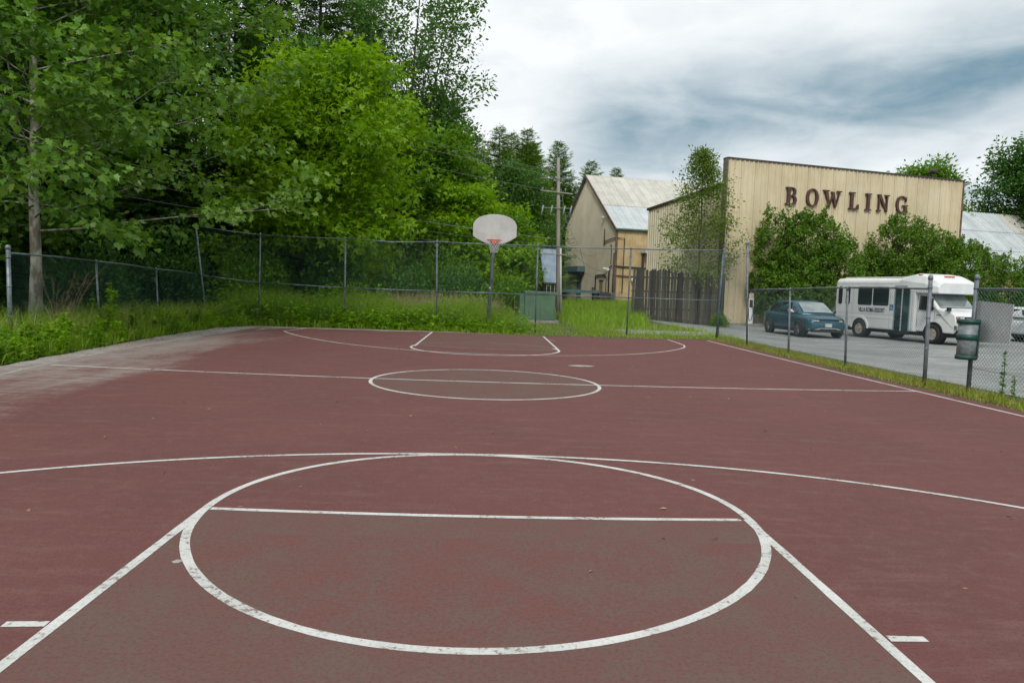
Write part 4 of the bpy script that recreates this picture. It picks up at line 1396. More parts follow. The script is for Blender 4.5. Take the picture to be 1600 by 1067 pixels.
def loft(mb_, secs):
    """secs: list of rings (same count) -> skin with end caps"""
    n_ = len(secs[0])
    vs = [p for s_ in secs for p in s_]
    fs = [(i * n_ + j, i * n_ + (j + 1) % n_, (i + 1) * n_ + (j + 1) % n_, (i + 1) * n_ + j) for i in range(len(secs) - 1) for j in range(n_)]
    fs += [tuple(range(n_))[::-1], tuple((len(secs) - 1) * n_ + j for j in range(n_))]
    mb_.add(vs, fs)


def hatchback(name, label, paint, loc, heading, group=None):
    e = empty(name, loc, math.atan2(heading[1], heading[0]), label, 'car', group)
    st_ = [(-2.32, .76, .46, .90), (-2.26, .86, .34, 1.00), (-2.0, .91, .27, 1.05), (-1.5, .935, .24, 1.05), (-.7, .945, .22, 1.02), (.2, .945, .22, 1.0), (1.0, .94, .22, .985), (1.5, .93, .23, .95), (1.9, .90, .24, .895), (2.15, .86, .26, .83), (2.27, .80, .30, .75), (2.33, .74, .40, .66)]
    secs = []
    for x, w, zb, zt in st_:
        h = zt - zb
        half = [(w * .90, zb), (w * .985, zb + .10 * h), (w * .975, zb + .30 * h), (w, zb + .58 * h), (w * .975, zb + .84 * h), (w * .90, zt), (w * .55, zt + .035)]
        ring_ = [(x, -y, z) for y, z in half] + [(x, y, z) for y, z in reversed(half)]
        secs.append(ring_)
    mb_ = MB(); loft(mb_, secs); mb_.build('body', paint, e, True)
    # cabin
    sec2 = []
    for x, wb, wt, zt in ((-2.02, .80, .74, 1.10), (-1.72, .845, .70, 1.36), (-1.35, .86, .66, 1.53), (-.6, .87, .655, 1.60), (.2, .87, .655, 1.595), (.55, .865, .66, 1.53), (.95, .85, .70, 1.30), (1.42, .80, .76, 1.03)):
        zb = .96
        half = [(wb, zb), (wb * .99, zb + (zt - zb) * .3), ((wb + wt * 2) / 3, zb + (zt - zb) * .82), (wt * .93, zt - .02 * (zt > 1.2)), (wt * .5, zt + .012)]
        sec2.append([(x, -y, z) for y, z in half] + [(x, y, z) for y, z in reversed(half)])
    mb_ = MB(); loft(mb_, sec2); mb_.build('cabin', paint, e, True)

    def side_y(x, z):
        xs_ = [-2.02, -1.72, -1.35, -.6, .2, .55, .95, 1.42]
        wb = np.interp(x, xs_, [.80, .845, .86, .87, .87, .865, .85, .80])
        wt = np.interp(x, xs_, [.74, .70, .66, .655, .655, .66, .70, .76])
        zt = np.interp(x, xs_, [1.10, 1.36, 1.53, 1.60, 1.595, 1.53, 1.30, 1.03])
        f = np.clip((z - .96) / (zt - .96), 0, 1)
        return float(np.interp(f, [0, .3, .82, 1], [wb, wb * .99, (wb + wt * 2) / 3, wt * .93]))
    wins = [[(-1.70, 1.10), (-1.0, 1.07), (-.62, 1.07), (-.62, 1.50), (-1.2, 1.46), (-1.55, 1.31)], [(-.54, 1.07), (.55, 1.06), (.55, 1.22), (.40, 1.47), (.1, 1.51), (-.54, 1.51)], [(.61, 1.06), (1.12, 1.05), (.90, 1.21), (.61, 1.38)]]
    for sg in (-1, 1):
        for poly_ in wins:
            mb_ = MB()
            mb_.add([(x, sg * (side_y(x, z) + .022), z) for x, z in poly_], [tuple(range(len(poly_)))])
            mb_.build('side_window', M_GLASS, e)
        mb_ = MB()
        mb_.tube([(.92, sg * .90, 1.06), (.86, sg * 1.0, 1.10)], [.03, .05], 8)
        mb_.box((.84, sg * 1.05, 1.12), (.12, .17, .13))
        mb_.build('mirror', paint if sg > 0 else M_WHITEP, e, True)
        for x in (1.49, -1.51):
            mb_ = MB()
            mb_.tube([(x, sg * .80, .36), (x, sg * .958, .36)], .43, 24)
            mb_.build('wheel_arch', M_BLACK, e)
            wheel(e, x, sg * .885, .36, .24, sg, mat('dark_alloy', (.20, .20, .21), None, .35, metal=.6), 5)
        mb_ = MB(); mb_.box((0, sg * .925, .27), (2.1, .06, .14)); mb_.build('sill', M_BLACK, e, False, .01)
    mb_ = MB()
    mb_.add([(1.40, -.70, 1.065), (1.43, 0, 1.075), (1.40, .70, 1.065), (.66, .60, 1.50), (.66, 0, 1.525), (.66, -.60, 1.50)], [(0, 1, 4, 5), (1, 2, 3, 4)])
    w_ = mb_.build('windscreen', M_WSCR, e)
    w_.location = (.018, 0, .012)
    mb_ = MB()
    mb_.add([(-2.05, .62, 1.12), (-2.05, -.62, 1.12), (-1.50, -.56, 1.49), (-1.50, .56, 1.49)], [(0, 1, 2, 3)])
    w_ = mb_.build('rear_window', M_GLASS, e)
    w_.location = (-.02, 0, .012)
    # nose
    mb_ = MB(); mb_.prism([(-.76, .70), (.76, .70), (.80, .765), (.60, .80), (-.60, .80), (-.80, .765)], lambda u, v, d: (2.26 + d - .12 * (abs(u) > .7), u, v), 0, .10); mb_.build('grille_panel', M_BLACK, e, False, .008)
    for sg in (-1, 1):
        mb_ = MB(); mb_.prism([(sg * .46, .715), (sg * .74, .715), (sg * .76, .765), (sg * .46, .755)], lambda u, v, d: (2.26 + d - .12 * (abs(u) > .7), u, v), .10, .115); mb_.build('headlight', M_WHITEP, e)
        mb_ = MB(); mb_.prism([(sg * .30, .385), (sg * .50, .33), (sg * .84, .33), (sg * .84, .365), (sg * .55, .375), (sg * .36, .425)], lambda u, v, d: (2.24 + d - .13 * (abs(u) > .7), u, v), .0, .11); mb_.build('bumper_trim', M_CHROME, e)
    mb_ = MB(); mb_.box((2.30, 0, .40), (.10, .72, .045)); mb_.build('bumper_trim', M_CHROME, e)
    mb_ = MB(); mb_.box((2.24, 0, .30), (.16, 1.45, .14)); mb_.build('lower_intake', M_BLACK, e, False, .01)
    mb_ = MB(); mb_.box((2.345, 0, .54), (.02, .31, .155)); mb_.build('number_plate', mat('pale_plate', (.60, .62, .58), (.35, .38, .36), .5, 30), e)
    mb_ = MB(); mb_.prism([(-1.9, 1.53), (-1.35, 1.56), (-1.35, 1.59), (-1.88, 1.56)], lambda u, v, d: (u, d, v), -.60, .60); mb_.build('spoiler', paint, e)
    return e


M_TEAL = mat('teal_blue_car_paint', lin('#39606f'), lin('#355a69'), .18, 1, .3)
hd = Vector((.06, -.998)).normalized()
hatchback('parked_hatchback', 'teal blue hatchback parked nose-out beside the white bus', M_TEAL, (14.85, 28.75, -.205), hd)
hatchback('parked_hatchback', 'white car mostly hidden behind the grey fence panel', mat('white_car_paint', (.62, .64, .66), None, .3), (26.0, 28.9, -.205), Vector((.1, -.995)))


def shuttle_bus():
    hdg = Vector((.24, -.97)).normalized()
    rt = Vector((hdg.y, -hdg.x))             # bus's right-hand side
    # right wheels observed near (17.5,27.9) and (18.7,24.6): centre line is one metre to the left of them
    fr_ = Vector((18.62, 24.75)) - rt * .98
    ctr = fr_ - hdg * 2.0
    e = empty('shuttle_bus', (ctr.x, ctr.y, -.205), math.atan2(hdg.y, hdg.x), 'white shuttle bus with glass double door and lettered side', 'bus')
    WP = mat('white_bus_paint', (.74, .76, .76), (.66, .68, .68), .35, 1.2, streak=((.50, .49, .44), .25))
    # local: +x forward, +y left; right side is -y
    mb_ = MB()
    sec = []
    half = [(1.13, .42), (1.15, .50), (1.15, 2.45), (1.12, 2.60), (1.02, 2.70), (.6, 2.76)]
    for x in (-3.68, -3.62, 1.15):
        k_ = .985 if x == -3.68 else 1
        sec.append([(x, -y * k_, z * (1 if z < 1 else k_)) for y, z in half] + [(x, y * k_, z * (1 if z < 1 else k_)) for y, z in reversed(half)])
    loft(mb_, sec)
    mb_.build('body', WP, e, False, .03)
    # roof edge moulding and side mouldings
    for sg in (-1, 1):
        mb_ = MB(); mb_.box((-1.5, sg * 1.150, 2.50), (4.2, .02, .03)); mb_.build('drip_rail', WP, e)
        mb_ = MB(); mb_.box((-1.35, sg * 1.152, .92), (4.4, .018, .035)); mb_.build('side_moulding', WP, e)
    mb_ = MB(); mb_.prism([(-3.66, 2.72), (.3, 2.76), (.3, 2.80), (-3.5, 2.785)], lambda u, v, d: (u, d, v), -.75, .75); mb_.build('roof_skin', mat('cream_roof_skin', (.60, .57, .49), (.52, .49, .42), .6, 2), e, False, .02)
    # cap over the cab
    mb_ = MB()
    sec = []
    for x, w, zb, zt in ((.28, 1.155, 2.44, 2.79), (1.0, 1.16, 2.08, 2.92), (1.55, 1.14, 2.06, 2.84), (2.0, 1.10, 2.06, 2.66), (2.22, 1.04, 2.08, 2.52)):
        half = [(w * .97, zb), (w, zb + .06), (w, zb + (zt - zb) * .55), (w * .90, zt - .06), (w * .7, zt)]
        sec.append([(x, -y, z) for y, z in half] + [(x, y, z) for y, z in reversed(half)])
    loft(mb_, sec)
    mb_.build('front_cap', WP, e, False, .02)
    for yy in (-.18, 0, .18):
        mb_ = MB(); mb_.box((1.72, yy, 2.80), (.10, .12, .05)); mb_.build('marker_lamp', mat('amber_lamp', (.45, .12, .02), None, .3), e)
    for sg in (-1, 1):
        mb_ = MB(); mb_.box((1.2, sg * .98, 2.86), (.14, .12, .05)); mb_.build('marker_lamp', MATS['amber_lamp'], e)
    # cab and bonnet
    mb_ = MB()
    cabp = [(1.10, .45), (1.10, 2.08), (1.62, 2.08), (2.22, 1.44), (2.75, 1.34), (3.0, 1.22), (3.08, .98), (3.08, .55), (2.95, .45)]
    mb_.prism(cabp, lambda u, v, d: (u, d * (1 - .06 * max(0, u - 2.2) - .10 * max(0, v - 1.4)), v), -1.0, 1.0)
    mb_.build('cab', WP, e, False, .05, 3)
    mb_ = MB(); mb_.add([(2.19, -.86, 1.49), (2.19, .86, 1.49), (1.68, .84, 2.03), (1.68, -.84, 2.03)], [(0, 1, 2, 3)]); w_ = mb_.build('windscreen', M_WSCR, e); w_.location = (.03, 0, .022)
    for sg in (-1, 1):
        pw_ = [(1.22, 1.38), (1.98, 1.36), (1.98, 1.52), (1.62, 1.96), (1.22, 1.98)]
        mb_ = MB(); mb_.add([(x, sg * (1.005 - .10 * max(0, z - 1.4)), z) for x, z in pw_], [tuple(range(5))]); mb_.build('cab_window', M_GLASS, e)
        # mirrors on long arms
        mb_ = MB(); mb_.tube([(1.9, sg * .98, 1.35), (2.1, sg * 1.25, 1.42), (2.12, sg * 1.3, 1.8)], .018, 6); mb_.box((2.12, sg * 1.31, 1.68), (.10, .22, .38)); mb_.build('mirror', M_BLACK, e)
        mb_ = MB(); mb_.tube([(2.35, sg * .9, 1.36), (2.75, sg * 1.0, 1.42)], .014, 5); mb_.tube([(2.75, sg * 1.0, 1.36), (2.75, sg * 1.0, 1.52)], .09, 10); mb_.build('convex_mirror', M_BLACK, e)
        # wheel arches and wheels
        for x, rr in ((2.02, .48), (-1.98, .47)):
            yy = 1.012 if x > 0 else 1.154
            mb_ = MB(); mb_.tube([(x, sg * (yy - .3), .41), (x, sg * (yy + .003), .41)], rr, 26); mb_.build('wheel_arch', M_BLACK, e)
            wheel(e, x, sg * (yy - .08), .385, .25, sg, mat('pale_steel_wheel', (.50, .47, .41), (.30, .25, .19), .5, 9, .2), 0)
        mb_ = MB()
        arcp = [(-1.98 + r_ * math.cos(a), .41 + r_ * math.sin(a)) for r_, aa in ((.56, np.linspace(PI, 0, 15)), (.47, np.linspace(0, PI, 15))) for a in aa]
        vs = []
        for x, z in arcp:
            vs.append((x, sg * 1.165, z))
        mb_.prism([(x, z) for x, z in arcp], lambda u, v, d: (u, sg * d, v), 1.152, 1.185)
        mb_.build('wheel_arch_trim', WP, e)
        mb_ = MB(); mb_.box((3.055, sg * .72, 1.0), (.08, .40, .34)); hl = mb_.build('headlight', M_CHROME, e, False, .03)
        mb_ = MB(); mb_.box((3.10, sg * .66, 1.01), (.02, .22, .20)); mb_.build('lens', M_WHITEP, hl)
        mb_ = MB(); mb_.box((3.10, sg * .84, 1.04), (.02, .10, .20)); mb_.build('indicator', MATS['amber_lamp'], hl)
    mb_ = MB(); mb_.box((3.08, 0, 1.0), (.06, .98, .30)); mb_.build('grille', M_BLACK, e)
    for z in (.92, 1.0, 1.08):
        mb_ = MB(); mb_.box((3.115, 0, z), (.02, .96, .03)); mb_.build('grille_bar', M_CHROME, e)
    mb_ = MB(); mb_.box((3.10, 0, .70), (.16, 1.96, .20)); mb_.build('bumper', M_CHROME, e, False, .03)
    mb_ = MB(); mb_.box((3.06, 0, .50), (.14, 1.8, .18)); mb_.build('valance', M_BLACK, e, False, .02)
    mb_ = MB(); mb_.box((-.3, 0, .36), (5.6, 1.7, .20)); mb_.build('chassis', M_BLACK, e)
    SEAM = mat('panel_seam', (.22, .22, .21), None, .8)
    for sg in (-1, 1):
        for x in (-2.50, -.22, 1.02):
            mb_ = MB(); mb_.box((x, sg * 1.150, 1.42), (.012, .006, 1.85)); mb_.build('panel_seam', SEAM, e)
        mb_ = MB(); mb_.box((-1.3, sg * 1.150, 1.08), (4.4, .006, .010)); mb_.build('panel_seam', SEAM, e)
        mb_ = MB(); mb_.box((1.16, sg * 1.002, 1.28), (.012, .008, 1.3)); mb_.build('door_seam', SEAM, e)
        mb_ = MB(); mb_.box((2.06, sg * 1.002, 1.16), (.012, .008, .5)); mb_.build('door_seam', SEAM, e)
        mb_ = MB(); mb_.box((2.26, sg * 1.0, 1.18), (.22, .012, .035)); mb_.build('wing_badge', M_BLACK, e)
        mb_ = MB(); mb_.box((-3.69, sg * .95, 1.2), (.02, .16, .3)); mb_.build('tail_lamp', mat('red_lamp', (.4, .02, .02), None, .3), e)
    # windows, right and left
    def rrect(x0, x1, z0, z1, r_, n_=5):
        p_ = []
        for cx_, cz_, a0 in ((x1 - r_, z1 - r_, 0), (x0 + r_, z1 - r_, 90), (x0 + r_, z0 + r_, 180), (x1 - r_, z0 + r_, 270)):
            for a in np.linspace(a0, a0 + 90, n_):
                p_.append((cx_ + r_ * math.cos(math.radians(a)), cz_ + r_ * math.sin(math.radians(a))))
        return p_
    for sg in (-1, 1):
        for x0, x1 in ((-3.48, -3.22), (-2.98, -2.70), (-2.18, -1.30), (-1.24, -.30)):
            mb_ = MB(); mb_.prism(rrect(x0, x1, 1.48, 2.34, .09), lambda u, v, d: (u, sg * d, v), 1.149, 1.157); fo = mb_.build('window', M_GLASS, e)
            mb_ = MB(); mb_.box(((x0 + x1) / 2, sg * 1.160, 2.08), (x1 - x0 - .05, .008, .022)); mb_.build('window_bar', M_BLACK, fo)
    mb_ = MB(); mb_.prism(rrect(-.9, .9, 1.5, 2.3, .1), lambda u, v, d: (d, u, v), -3.70, -3.688); mb_.build('rear_window', M_GLASS, e)
    # double-leaf glass door on the right
    TEALF = mat('teal_grey_frame', (.25, .30, .30), None, .5)
    mb_ = MB(); mb_.box((.47, -1.150, 1.38), (.90, .016, 2.02)); mb_.build('door_frame', TEALF, e)
    for x0, x1 in ((.10, .44), (.51, .86)):
        mb_ = MB(); mb_.box(((x0 + x1) / 2, -1.162, 1.36), (x1 - x0, .012, 1.86)); dl = mb_.build('door_leaf', mat('green_tinted_glass', (.03, .075, .075), (.015, .03, .03), .08, 2, spec=.8), e)
        mb_ = MB(); mb_.box(((x0 + x1) / 2, -1.170, 2.24), (x1 - x0 - .04, .006, .10)); mb_.build('header', M_GLASS, dl)
    mb_ = MB(); mb_.box((.475, -1.174, 1.35), (.045, .02, 1.9)); mb_.build('door_seal', mat('pale_rubber', (.40, .42, .42), None, .6), e)
    mb_ = MB(); mb_.box((.47, -1.153, .34), (.96, .03, .16)); mb_.build('step', M_BLACK, e)
    # accessibility plate with white figure
    mb_ = MB(); mb_.box((-.12, -1.155, 1.42), (.20, .010, .25)); sg_ = mb_.build('access_plate', mat('sign_blue', (.02, .10, .32), None, .5), e)
    mb_ = MB()
    rg = [(-.115 + .05 * math.cos(a), -1.163, 1.385 + .05 * math.sin(a)) for a in np.linspace(2.4, 6.6, 12)]
    mb_.tube(rg, .008, 5)
    mb_.tube([(-.125, -1.163, 1.475), (-.125, -1.163, 1.42), (-.085, -1.163, 1.415), (-.07, -1.163, 1.36)], .009, 5)
    mb_.tube([(-.127, -1.163, 1.492), (-.127, -1.163, 1.512)], .014, 6)
    mb_.build('wheelchair_symbol', M_WHITEP, sg_)
    # lettering
    fc = bpy.data.curves.new('lettering', 'FONT')
    fc.body = 'VILLA ROMA RESORT'
    fc.size = .285
    fc.extrude = .002
    fc.offset = .006
    fc.space_character = .98
    tmp = bpy.data.objects.new('lettering', fc)
    link(tmp)
    bpy.context.view_layer.update()
    me = bpy.data.meshes.new_from_object(tmp.evaluated_get(bpy.context.evaluated_depsgraph_get()))
    bpy.data.objects.remove(tmp)
    me.materials.clear()
    me.materials.append(mat('dark_lettering', (.03, .03, .04), None, .6))
    xsv = [v.co.x for v in me.vertices]
    kx = 1.62 / (max(xsv) - min(xsv))
    for v in me.vertices:
        v.co.x *= kx
    lt = bpy.data.objects.new('lettering', me)
    link(lt, e)
    lt.rotation_euler = (PI / 2, 0, 0)
    lt.location = (-2.10, -1.157, 1.17)
    return e


shuttle_bus()

# ================================================================== vegetation
# ---- sycamore overhanging the left fence
tree('sycamore_tree', deciduous(14.5, .15, .17, 62, lambda t: 4.7 * (1 - .45 * t) + .6, lambda t: .16 + .50 * t, T_MAPLE, .18, 30.0, .24, 6, (.012, .0), (.75, -.45, .30), .6, .02, droop=.08),
     M_BARK_SYC, L_SYC, (-11.9, 14.6, gz1(-11.9, 14.6)), 'sycamore with mottled pale trunk and broad lobed leaves at far left')
tree('sycamore_tree', deciduous(12.5, .10, .12, 36, lambda t: 4.0 * (1 - .5 * t) + .6, lambda t: .13 + .5 * t, T_MAPLE, .18, 14.0, .28, 6, (-.02, .02), (-.3, -.5, .3), .6, .02, droop=.08),
     M_BARKD, L_SYC, (-15.4, 12.6, gz1(-15.4, 12.6)), 'broad-leaved tree cut off by the left edge of the picture')
# ---- yellow-green tree behind the back fence
tree('boxelder_tree', deciduous(8.4, .20, .12, 66, lambda t: 4.5 * math.sin(PI * (.22 + .64 * t)) ** .7 + .3, lambda t: .0 + .95 * t, T_TRI, .24, 24, .34, 7, (.09, -.01), (.9, -.3, .22), .7, .10, droop=.12),
     M_BARKD, L_YEL, (-8.2, 27.0, gz1(-8.2, 27)), 'bright yellow-green rounded tree behind the back fence')
# ---- mid-green trees right of it
MIDP = tree('broadleaf_tree', deciduous(9.0, .16, .08, 50, lambda t: 3.4 * math.sin(PI * (.2 + .70 * t)) + .4, lambda t: .05 + .8 * t, T_TRI, .27, 19, .36, 6, (0, 0), None, .7, .15, droop=.1),
     M_BARKD, L_MID, (-3.2, 38.0, gz1(-3.2, 38)), 'mid-green leafy tree between the yellow-green tree and the hoop')
YELP = tree('broadleaf_tree', deciduous(6.2, .12, .05, 38, lambda t: 2.6 * math.sin(PI * (.25 + .66 * t)) + .3, lambda t: .05 + .8 * t, T_TRI, .23, 17, .32, 6, (0, 0), None, .7, .15, droop=.1),
     M_BARKD, L_YEL, (-1.2, 35.5, gz1(-1.2, 35.5)), 'small bright green tree just left of the backboard')
# ---- tall thin tree with open crown against the sky
tree('tall_open_tree', deciduous(20.5, .17, .25, 72, lambda t: 4.0 * math.sin(PI * (.30 + .52 * t)) + .3, lambda t: .55 + .5 * t, T_OVAL, .28, 11, .27, 6, (.012, 0), (.9, 0, .45), .8, .35, stems=3),
     M_BARK, L_TALL, (-6.3, 45.0, gz1(-6.3, 45)), 'tall open-crowned tree with several thin stems against the sky')
DEN = tree('broadleaf_tree', deciduous(13.5, .2, .07, 64, lambda t: 4.6 * math.sin(PI * (.22 + .68 * t)) + .4, lambda t: .1 + .8 * t, T_OVAL, .29, 18, .42, 6, (0, 0), None, .7, .15, droop=.08),
     M_BARKD, L_TALL, (-4.4, 48.0, gz1(-4.4, 48)), 'dense mid-green tree below the tall open-crowned tree')


def another(src, loc, sc, rz, label, group=None, sz=1.0):
    c = copy_tree(src)
    c.location = (*loc, gz1(*loc))
    c.scale = (sc, sc, sc * sz)
    c.rotation_euler = (0, 0, rz)
    c['label'] = label
    if group:
        c['group'] = group
    return c


another(MIDP, (1.0, 37.5), .55, 1.0, 'low green bushy tree right of the hoop pole')
another(MIDP, (-6.8, 35.5), 1.1, 2.0, 'mid-green tree hidden behind the yellow-green tree crown')
another(YELP, (.6, 42.0), .95, 2.2, 'bright green tree rising behind the backboard')
another(DEN, (-10.5, 36.0), .95, 1.2, 'dark leafy tree whose top shows above the yellow-green tree')
another(DEN, (2.2, 52.0), .72, 3.2, 'leafy tree between the pointed evergreens and the backboard')
another(MIDP, (2.2, 53.0), .78, .6, 'green bushy tree behind the utility pole foot')
another(DEN, (-15.5, 29.5), 1.05, 4.2, 'leafy tree in the wood above the sycamore branches')
# ---- dark evergreens behind
ca, cb, cc = conifer(19, 4.4, .8, 300, .75, .30, .75, .33), conifer(23, 5.0, 1.0, 330, .82, .28, .8, .34), conifer(16, 4.2, .4, 420, .62, .10, .8, .36)
cprotos = []
for nm, pr, loc, lab in (('hemlock_tree', cb, (-11.0, 42.0), 'tall dark hemlock rising behind the yellow-green tree'), ('hemlock_tree', ca, (-17.5, 33.0), 'dark hemlock in the wood behind the sycamore')):
    cprotos.append(tree(nm, pr, M_BARKD, L_CON, (*loc, gz1(*loc)), lab))
WOODLAB = 'dark evergreen in the shaded wood behind the left fence'
for i, (x, y, s_, w) in enumerate(((-14.2, 26.5, .75, 1), (-19.5, 24.5, .9, 1), (-22, 30, 1.1, 0), (-17, 20.0, .75, 1), (-22.5, 18.5, .9, 1), (-13.6, 34.5, 1.0, 1), (-26, 24, 1.1, 0), (-20.5, 40, 1.1, 0), (-15.5, 47, 1.15, 0), (-9.0, 50, 1.0, 0), (-19, 14.8, .8, 1), (-28, 36, 1.2, 0), (-14.8, 22.5, .6, 1), (-11.8, 31.5, .72, 1), (-18.5, 28, 1.0, 1), (-24.5, 36, 1.15, 0), (-11.5, 55, 1.2, 0))):
    another(cprotos[w], (x, y), s_, rnd.uniform(0, 6), WOODLAB, 'dark evergreens in the wood', rnd.uniform(.95, 1.1))
cprotos[1]['label'] = WOODLAB
cprotos[1]['group'] = 'dark evergreens in the wood'
# ---- pointed evergreens in the middle distance
FARL = ['pointed evergreen directly above the backboard', 'pointed evergreen left of the utility pole, the tallest of its row', 'pointed evergreen just left of the utility pole top', 'evergreen whose tip stands right behind the utility pole', 'bushy evergreen lower than its row, left of the pole', 'low evergreen behind the backboard among leafy trees',
        'small evergreen tip over the gabled roof, left one', 'small evergreen tip over the gabled roof, right one', 'evergreen in the row between backboard and tall tree', 'evergreen at the left end of the pointed row', 'second pointed evergreen right of the backboard', 'evergreen in the second row above the backboard']
spr = None
for i, (x, y, s_) in enumerate(((.6, 62, .98), (3.2, 64, 1.0), (3.9, 67, .96), (8.6, 90, 1.26), (3.4, 72, .86), (1.6, 58, .70), (13.4, 94, 1.16), (17.2, 96, 1.13), (-1.4, 60, .90), (-3.4, 58, .90), (1.9, 70, 1.05), (4.2, 78, 1.10))):
    if spr is None:
        spr = tree('pointed_evergreen', cc, M_BARKD, L_CONB, (x, y, gz1(x, y)), FARL[i], 0, 'pointed evergreens behind the buildings')
        c_ = spr
    else:
        c_ = another(spr, (x, y), 1, 0, FARL[i])
    c_.scale = (s_ * 1.2, s_ * 1.2, s_)
    c_.rotation_euler = (0, 0, i * 1.3)
another(DEN, (9.0, 92.0), 1.0, 2.0, 'light green treetop peeping over the left gable slope')
# ---- thin tree in front of the bowling hall corner
tree('thin_cedar_tree', deciduous(9.7, .09, .22, 60, lambda t: 3.7 * (1 - t) ** .95 * (.55 + .45 * min(1, t * 4)) + .22, lambda t: .30 + .6 * t, T_OVAL, .16, 9, .21, 6, (.0, 0), None, .9, .25),
     M_BARK, L_OLIVE, (12.2, 37.1, gz1(12.2, 37.1)), 'thin sparse olive-green tree rising behind the stockade boards')


# ---- cedar bushes against the bowling hall
def cedar(H, R, lobes, n_):
    wood = MB()
    for k_ in range(5):
        a = k_ * 1.26
        wood.tube([(0.15 * math.cos(a), .15 * math.sin(a), 0), (.5 * math.cos(a), .5 * math.sin(a), H * .4), (R * .4 * math.cos(a), R * .35 * math.sin(a), H * .75)], [.12, .08, .02], 6)
    parts_ = []
    for (lx, ly, lz, lr, lh) in lobes:
        m_ = int(n_ * lr * lh)
        u = rng.normal(0, 1, (m_, 3))
        u /= np.linalg.norm(u, axis=1, keepdims=True)
        rad = rng.uniform(.55, 1.05, m_) ** .5
        p = u * rad[:, None] * np.array([lr, lr * .9, lh])
        tip = np.clip(p[:, 2] / lh, 0, 1) ** 2
        p[:, :2] *= (1 - .5 * tip)[:, None]
        c = p + np.array([lx, ly, lz])
        ok = c[:, 2] > .35
        c, u = c[ok], u[ok]
        tc_ = rng.uniform(0, 1, len(c))
        per_ = 40
        idx = np.repeat(np.arange(len(c)), per_)
        f = rng.uniform(0, 1, len(idx))
        ax = u * .55 + np.array([0, 0, .75])
        ln_ = (rng.uniform(.25, .6, len(c)) * np.where(rng.uniform(0, 1, len(c)) < .12, 1.8, 1.0))[idx]
        pos = c[idx] + ax[idx] * (f * ln_)[:, None] + rng.normal(0, 1, (len(idx), 3)) * (.15 * (1.15 - f))[:, None]
        d = ax[idx] * .5 + rng.normal(0, .7, (len(idx), 3))
        nr = u[idx] * .6 + rng.normal(0, .7, (len(idx), 3)) + np.array([0, 0, .5])
        parts_.append(leaves(T_DIA, pos, d, nr, .15 * rng.uniform(.6, 1.25, len(idx)), np.clip(.35 * rng.uniform(0, 1, len(idx)) + .4 * tc_[idx] + .25 * f, 0, 1)))
    return wood, joinnp(parts_)


CD = 60
tree('cedar_bush', cedar(7, 3, [(-2.0, .2, 4.6, 1.0, 2.2), (-1.8, 0, 2.2, 1.5, 1.9), (-.4, 0, 3.6, 1.7, 2.9), (.6, 0, 4.5, 1.4, 2.2), (1.3, -.2, 2.6, 1.7, 2.2), (2.3, .1, 3.3, 1.2, 1.8), (-.5, -.4, 2.2, 1.8, 1.8)], CD),
     M_BARKD, L_ARB, (18.8, 37.6, -.25), 'big cedar bush under the letters B O W', cat='bush')
tree('cedar_bush', cedar(7, 3, [(-2.1, .1, 2.8, .95, 1.7), (-.6, 0, 4.2, 1.6, 2.5), (.8, 0, 4.2, 1.5, 2.3), (2.3, .1, 4.0, 1.4, 1.8), (-1.2, -.3, 2.2, 1.8, 1.7), (1.5, -.3, 2.3, 1.9, 1.8), (3.4, 0, 3.2, 1.2, 2.4)], CD),
     M_BARKD, L_ARB, (25.7, 39.3, -.25), 'big cedar bush under the letter G, above the bus', cat='bush')
tree('cedar_bush', cedar(6, 3, [(-1.6, .1, 2.6, 1.5, 2.0), (.2, 0, 3.0, 1.5, 2.4), (1.9, 0, 2.6, 1.6, 1.9), (3.6, .2, 2.4, 1.6, 1.8), (5.2, .2, 2.3, 1.6, 1.7)], CD),
     M_BARKD, L_ARB, (31.0, 41.0, -.25), 'lower cedar bushes right of the bus roof in front of the pale roof', cat='bush')
# ---- trees behind the bowling hall
tree('broadleaf_tree', deciduous(12.3, .25, .3, 48, lambda t: 3.5 * math.sin(PI * (.25 + .62 * t)) + .4, lambda t: .25 + .7 * t, T_OVAL, .36, 20, .42, 6, (0, 0), None, .75, .15),
     M_BARK, L_MID, (40.5, 62.0, .2), 'leafy treetop showing above the right end of the parapet')
tree('broadleaf_tree', deciduous(13.6, .32, .15, 84, lambda t: 6.0 * math.sin(PI * (.22 + .64 * t)) + .5, lambda t: .2 + .75 * t, T_OVAL, .36, 28, .5, 7, (0, 0), None, .75, .1),
     M_BARKD, L_DARK, (51.3, 61.0, .2), 'big dark green tree at the right edge above the pale roof')

# ---- undergrowth behind the back fence
def bush(R, Hh, n_, T, sz):
    u = rng.normal(0, 1, (n_, 3))
    u /= np.linalg.norm(u, axis=1, keepdims=True)
    u[:, 2] = np.abs(u[:, 2])
    rad = rng.uniform(.35, 1, n_) ** .5
    lump = 1 + .22 * np.sin(u[:, 0] * 6 + 1) * np.sin(u[:, 1] * 5) + .15 * np.sin(u[:, 2] * 8 + u[:, 1] * 4)
    pos = u * (rad * lump)[:, None] * np.array([R, R, Hh])
    d = u + rng.normal(0, .6, u.shape) + np.array([0, 0, .1])
    nr = np.array([0, 0, 1.0]) + rng.normal(0, .5, u.shape) + .4 * u
    wood = MB()
    for k_ in range(6):
        a = k_ * 1.05
        wood.tube([(0, 0, -.1), (R * .3 * math.cos(a), R * .3 * math.sin(a), Hh * .5), (R * .6 * math.cos(a), R * .6 * math.sin(a), Hh * .85)], [.03, .02, .006], 5)
    return wood, leaves(T, pos, d, nr, sz * rng.uniform(.6, 1.25, n_), rng.uniform(0, 1, n_))


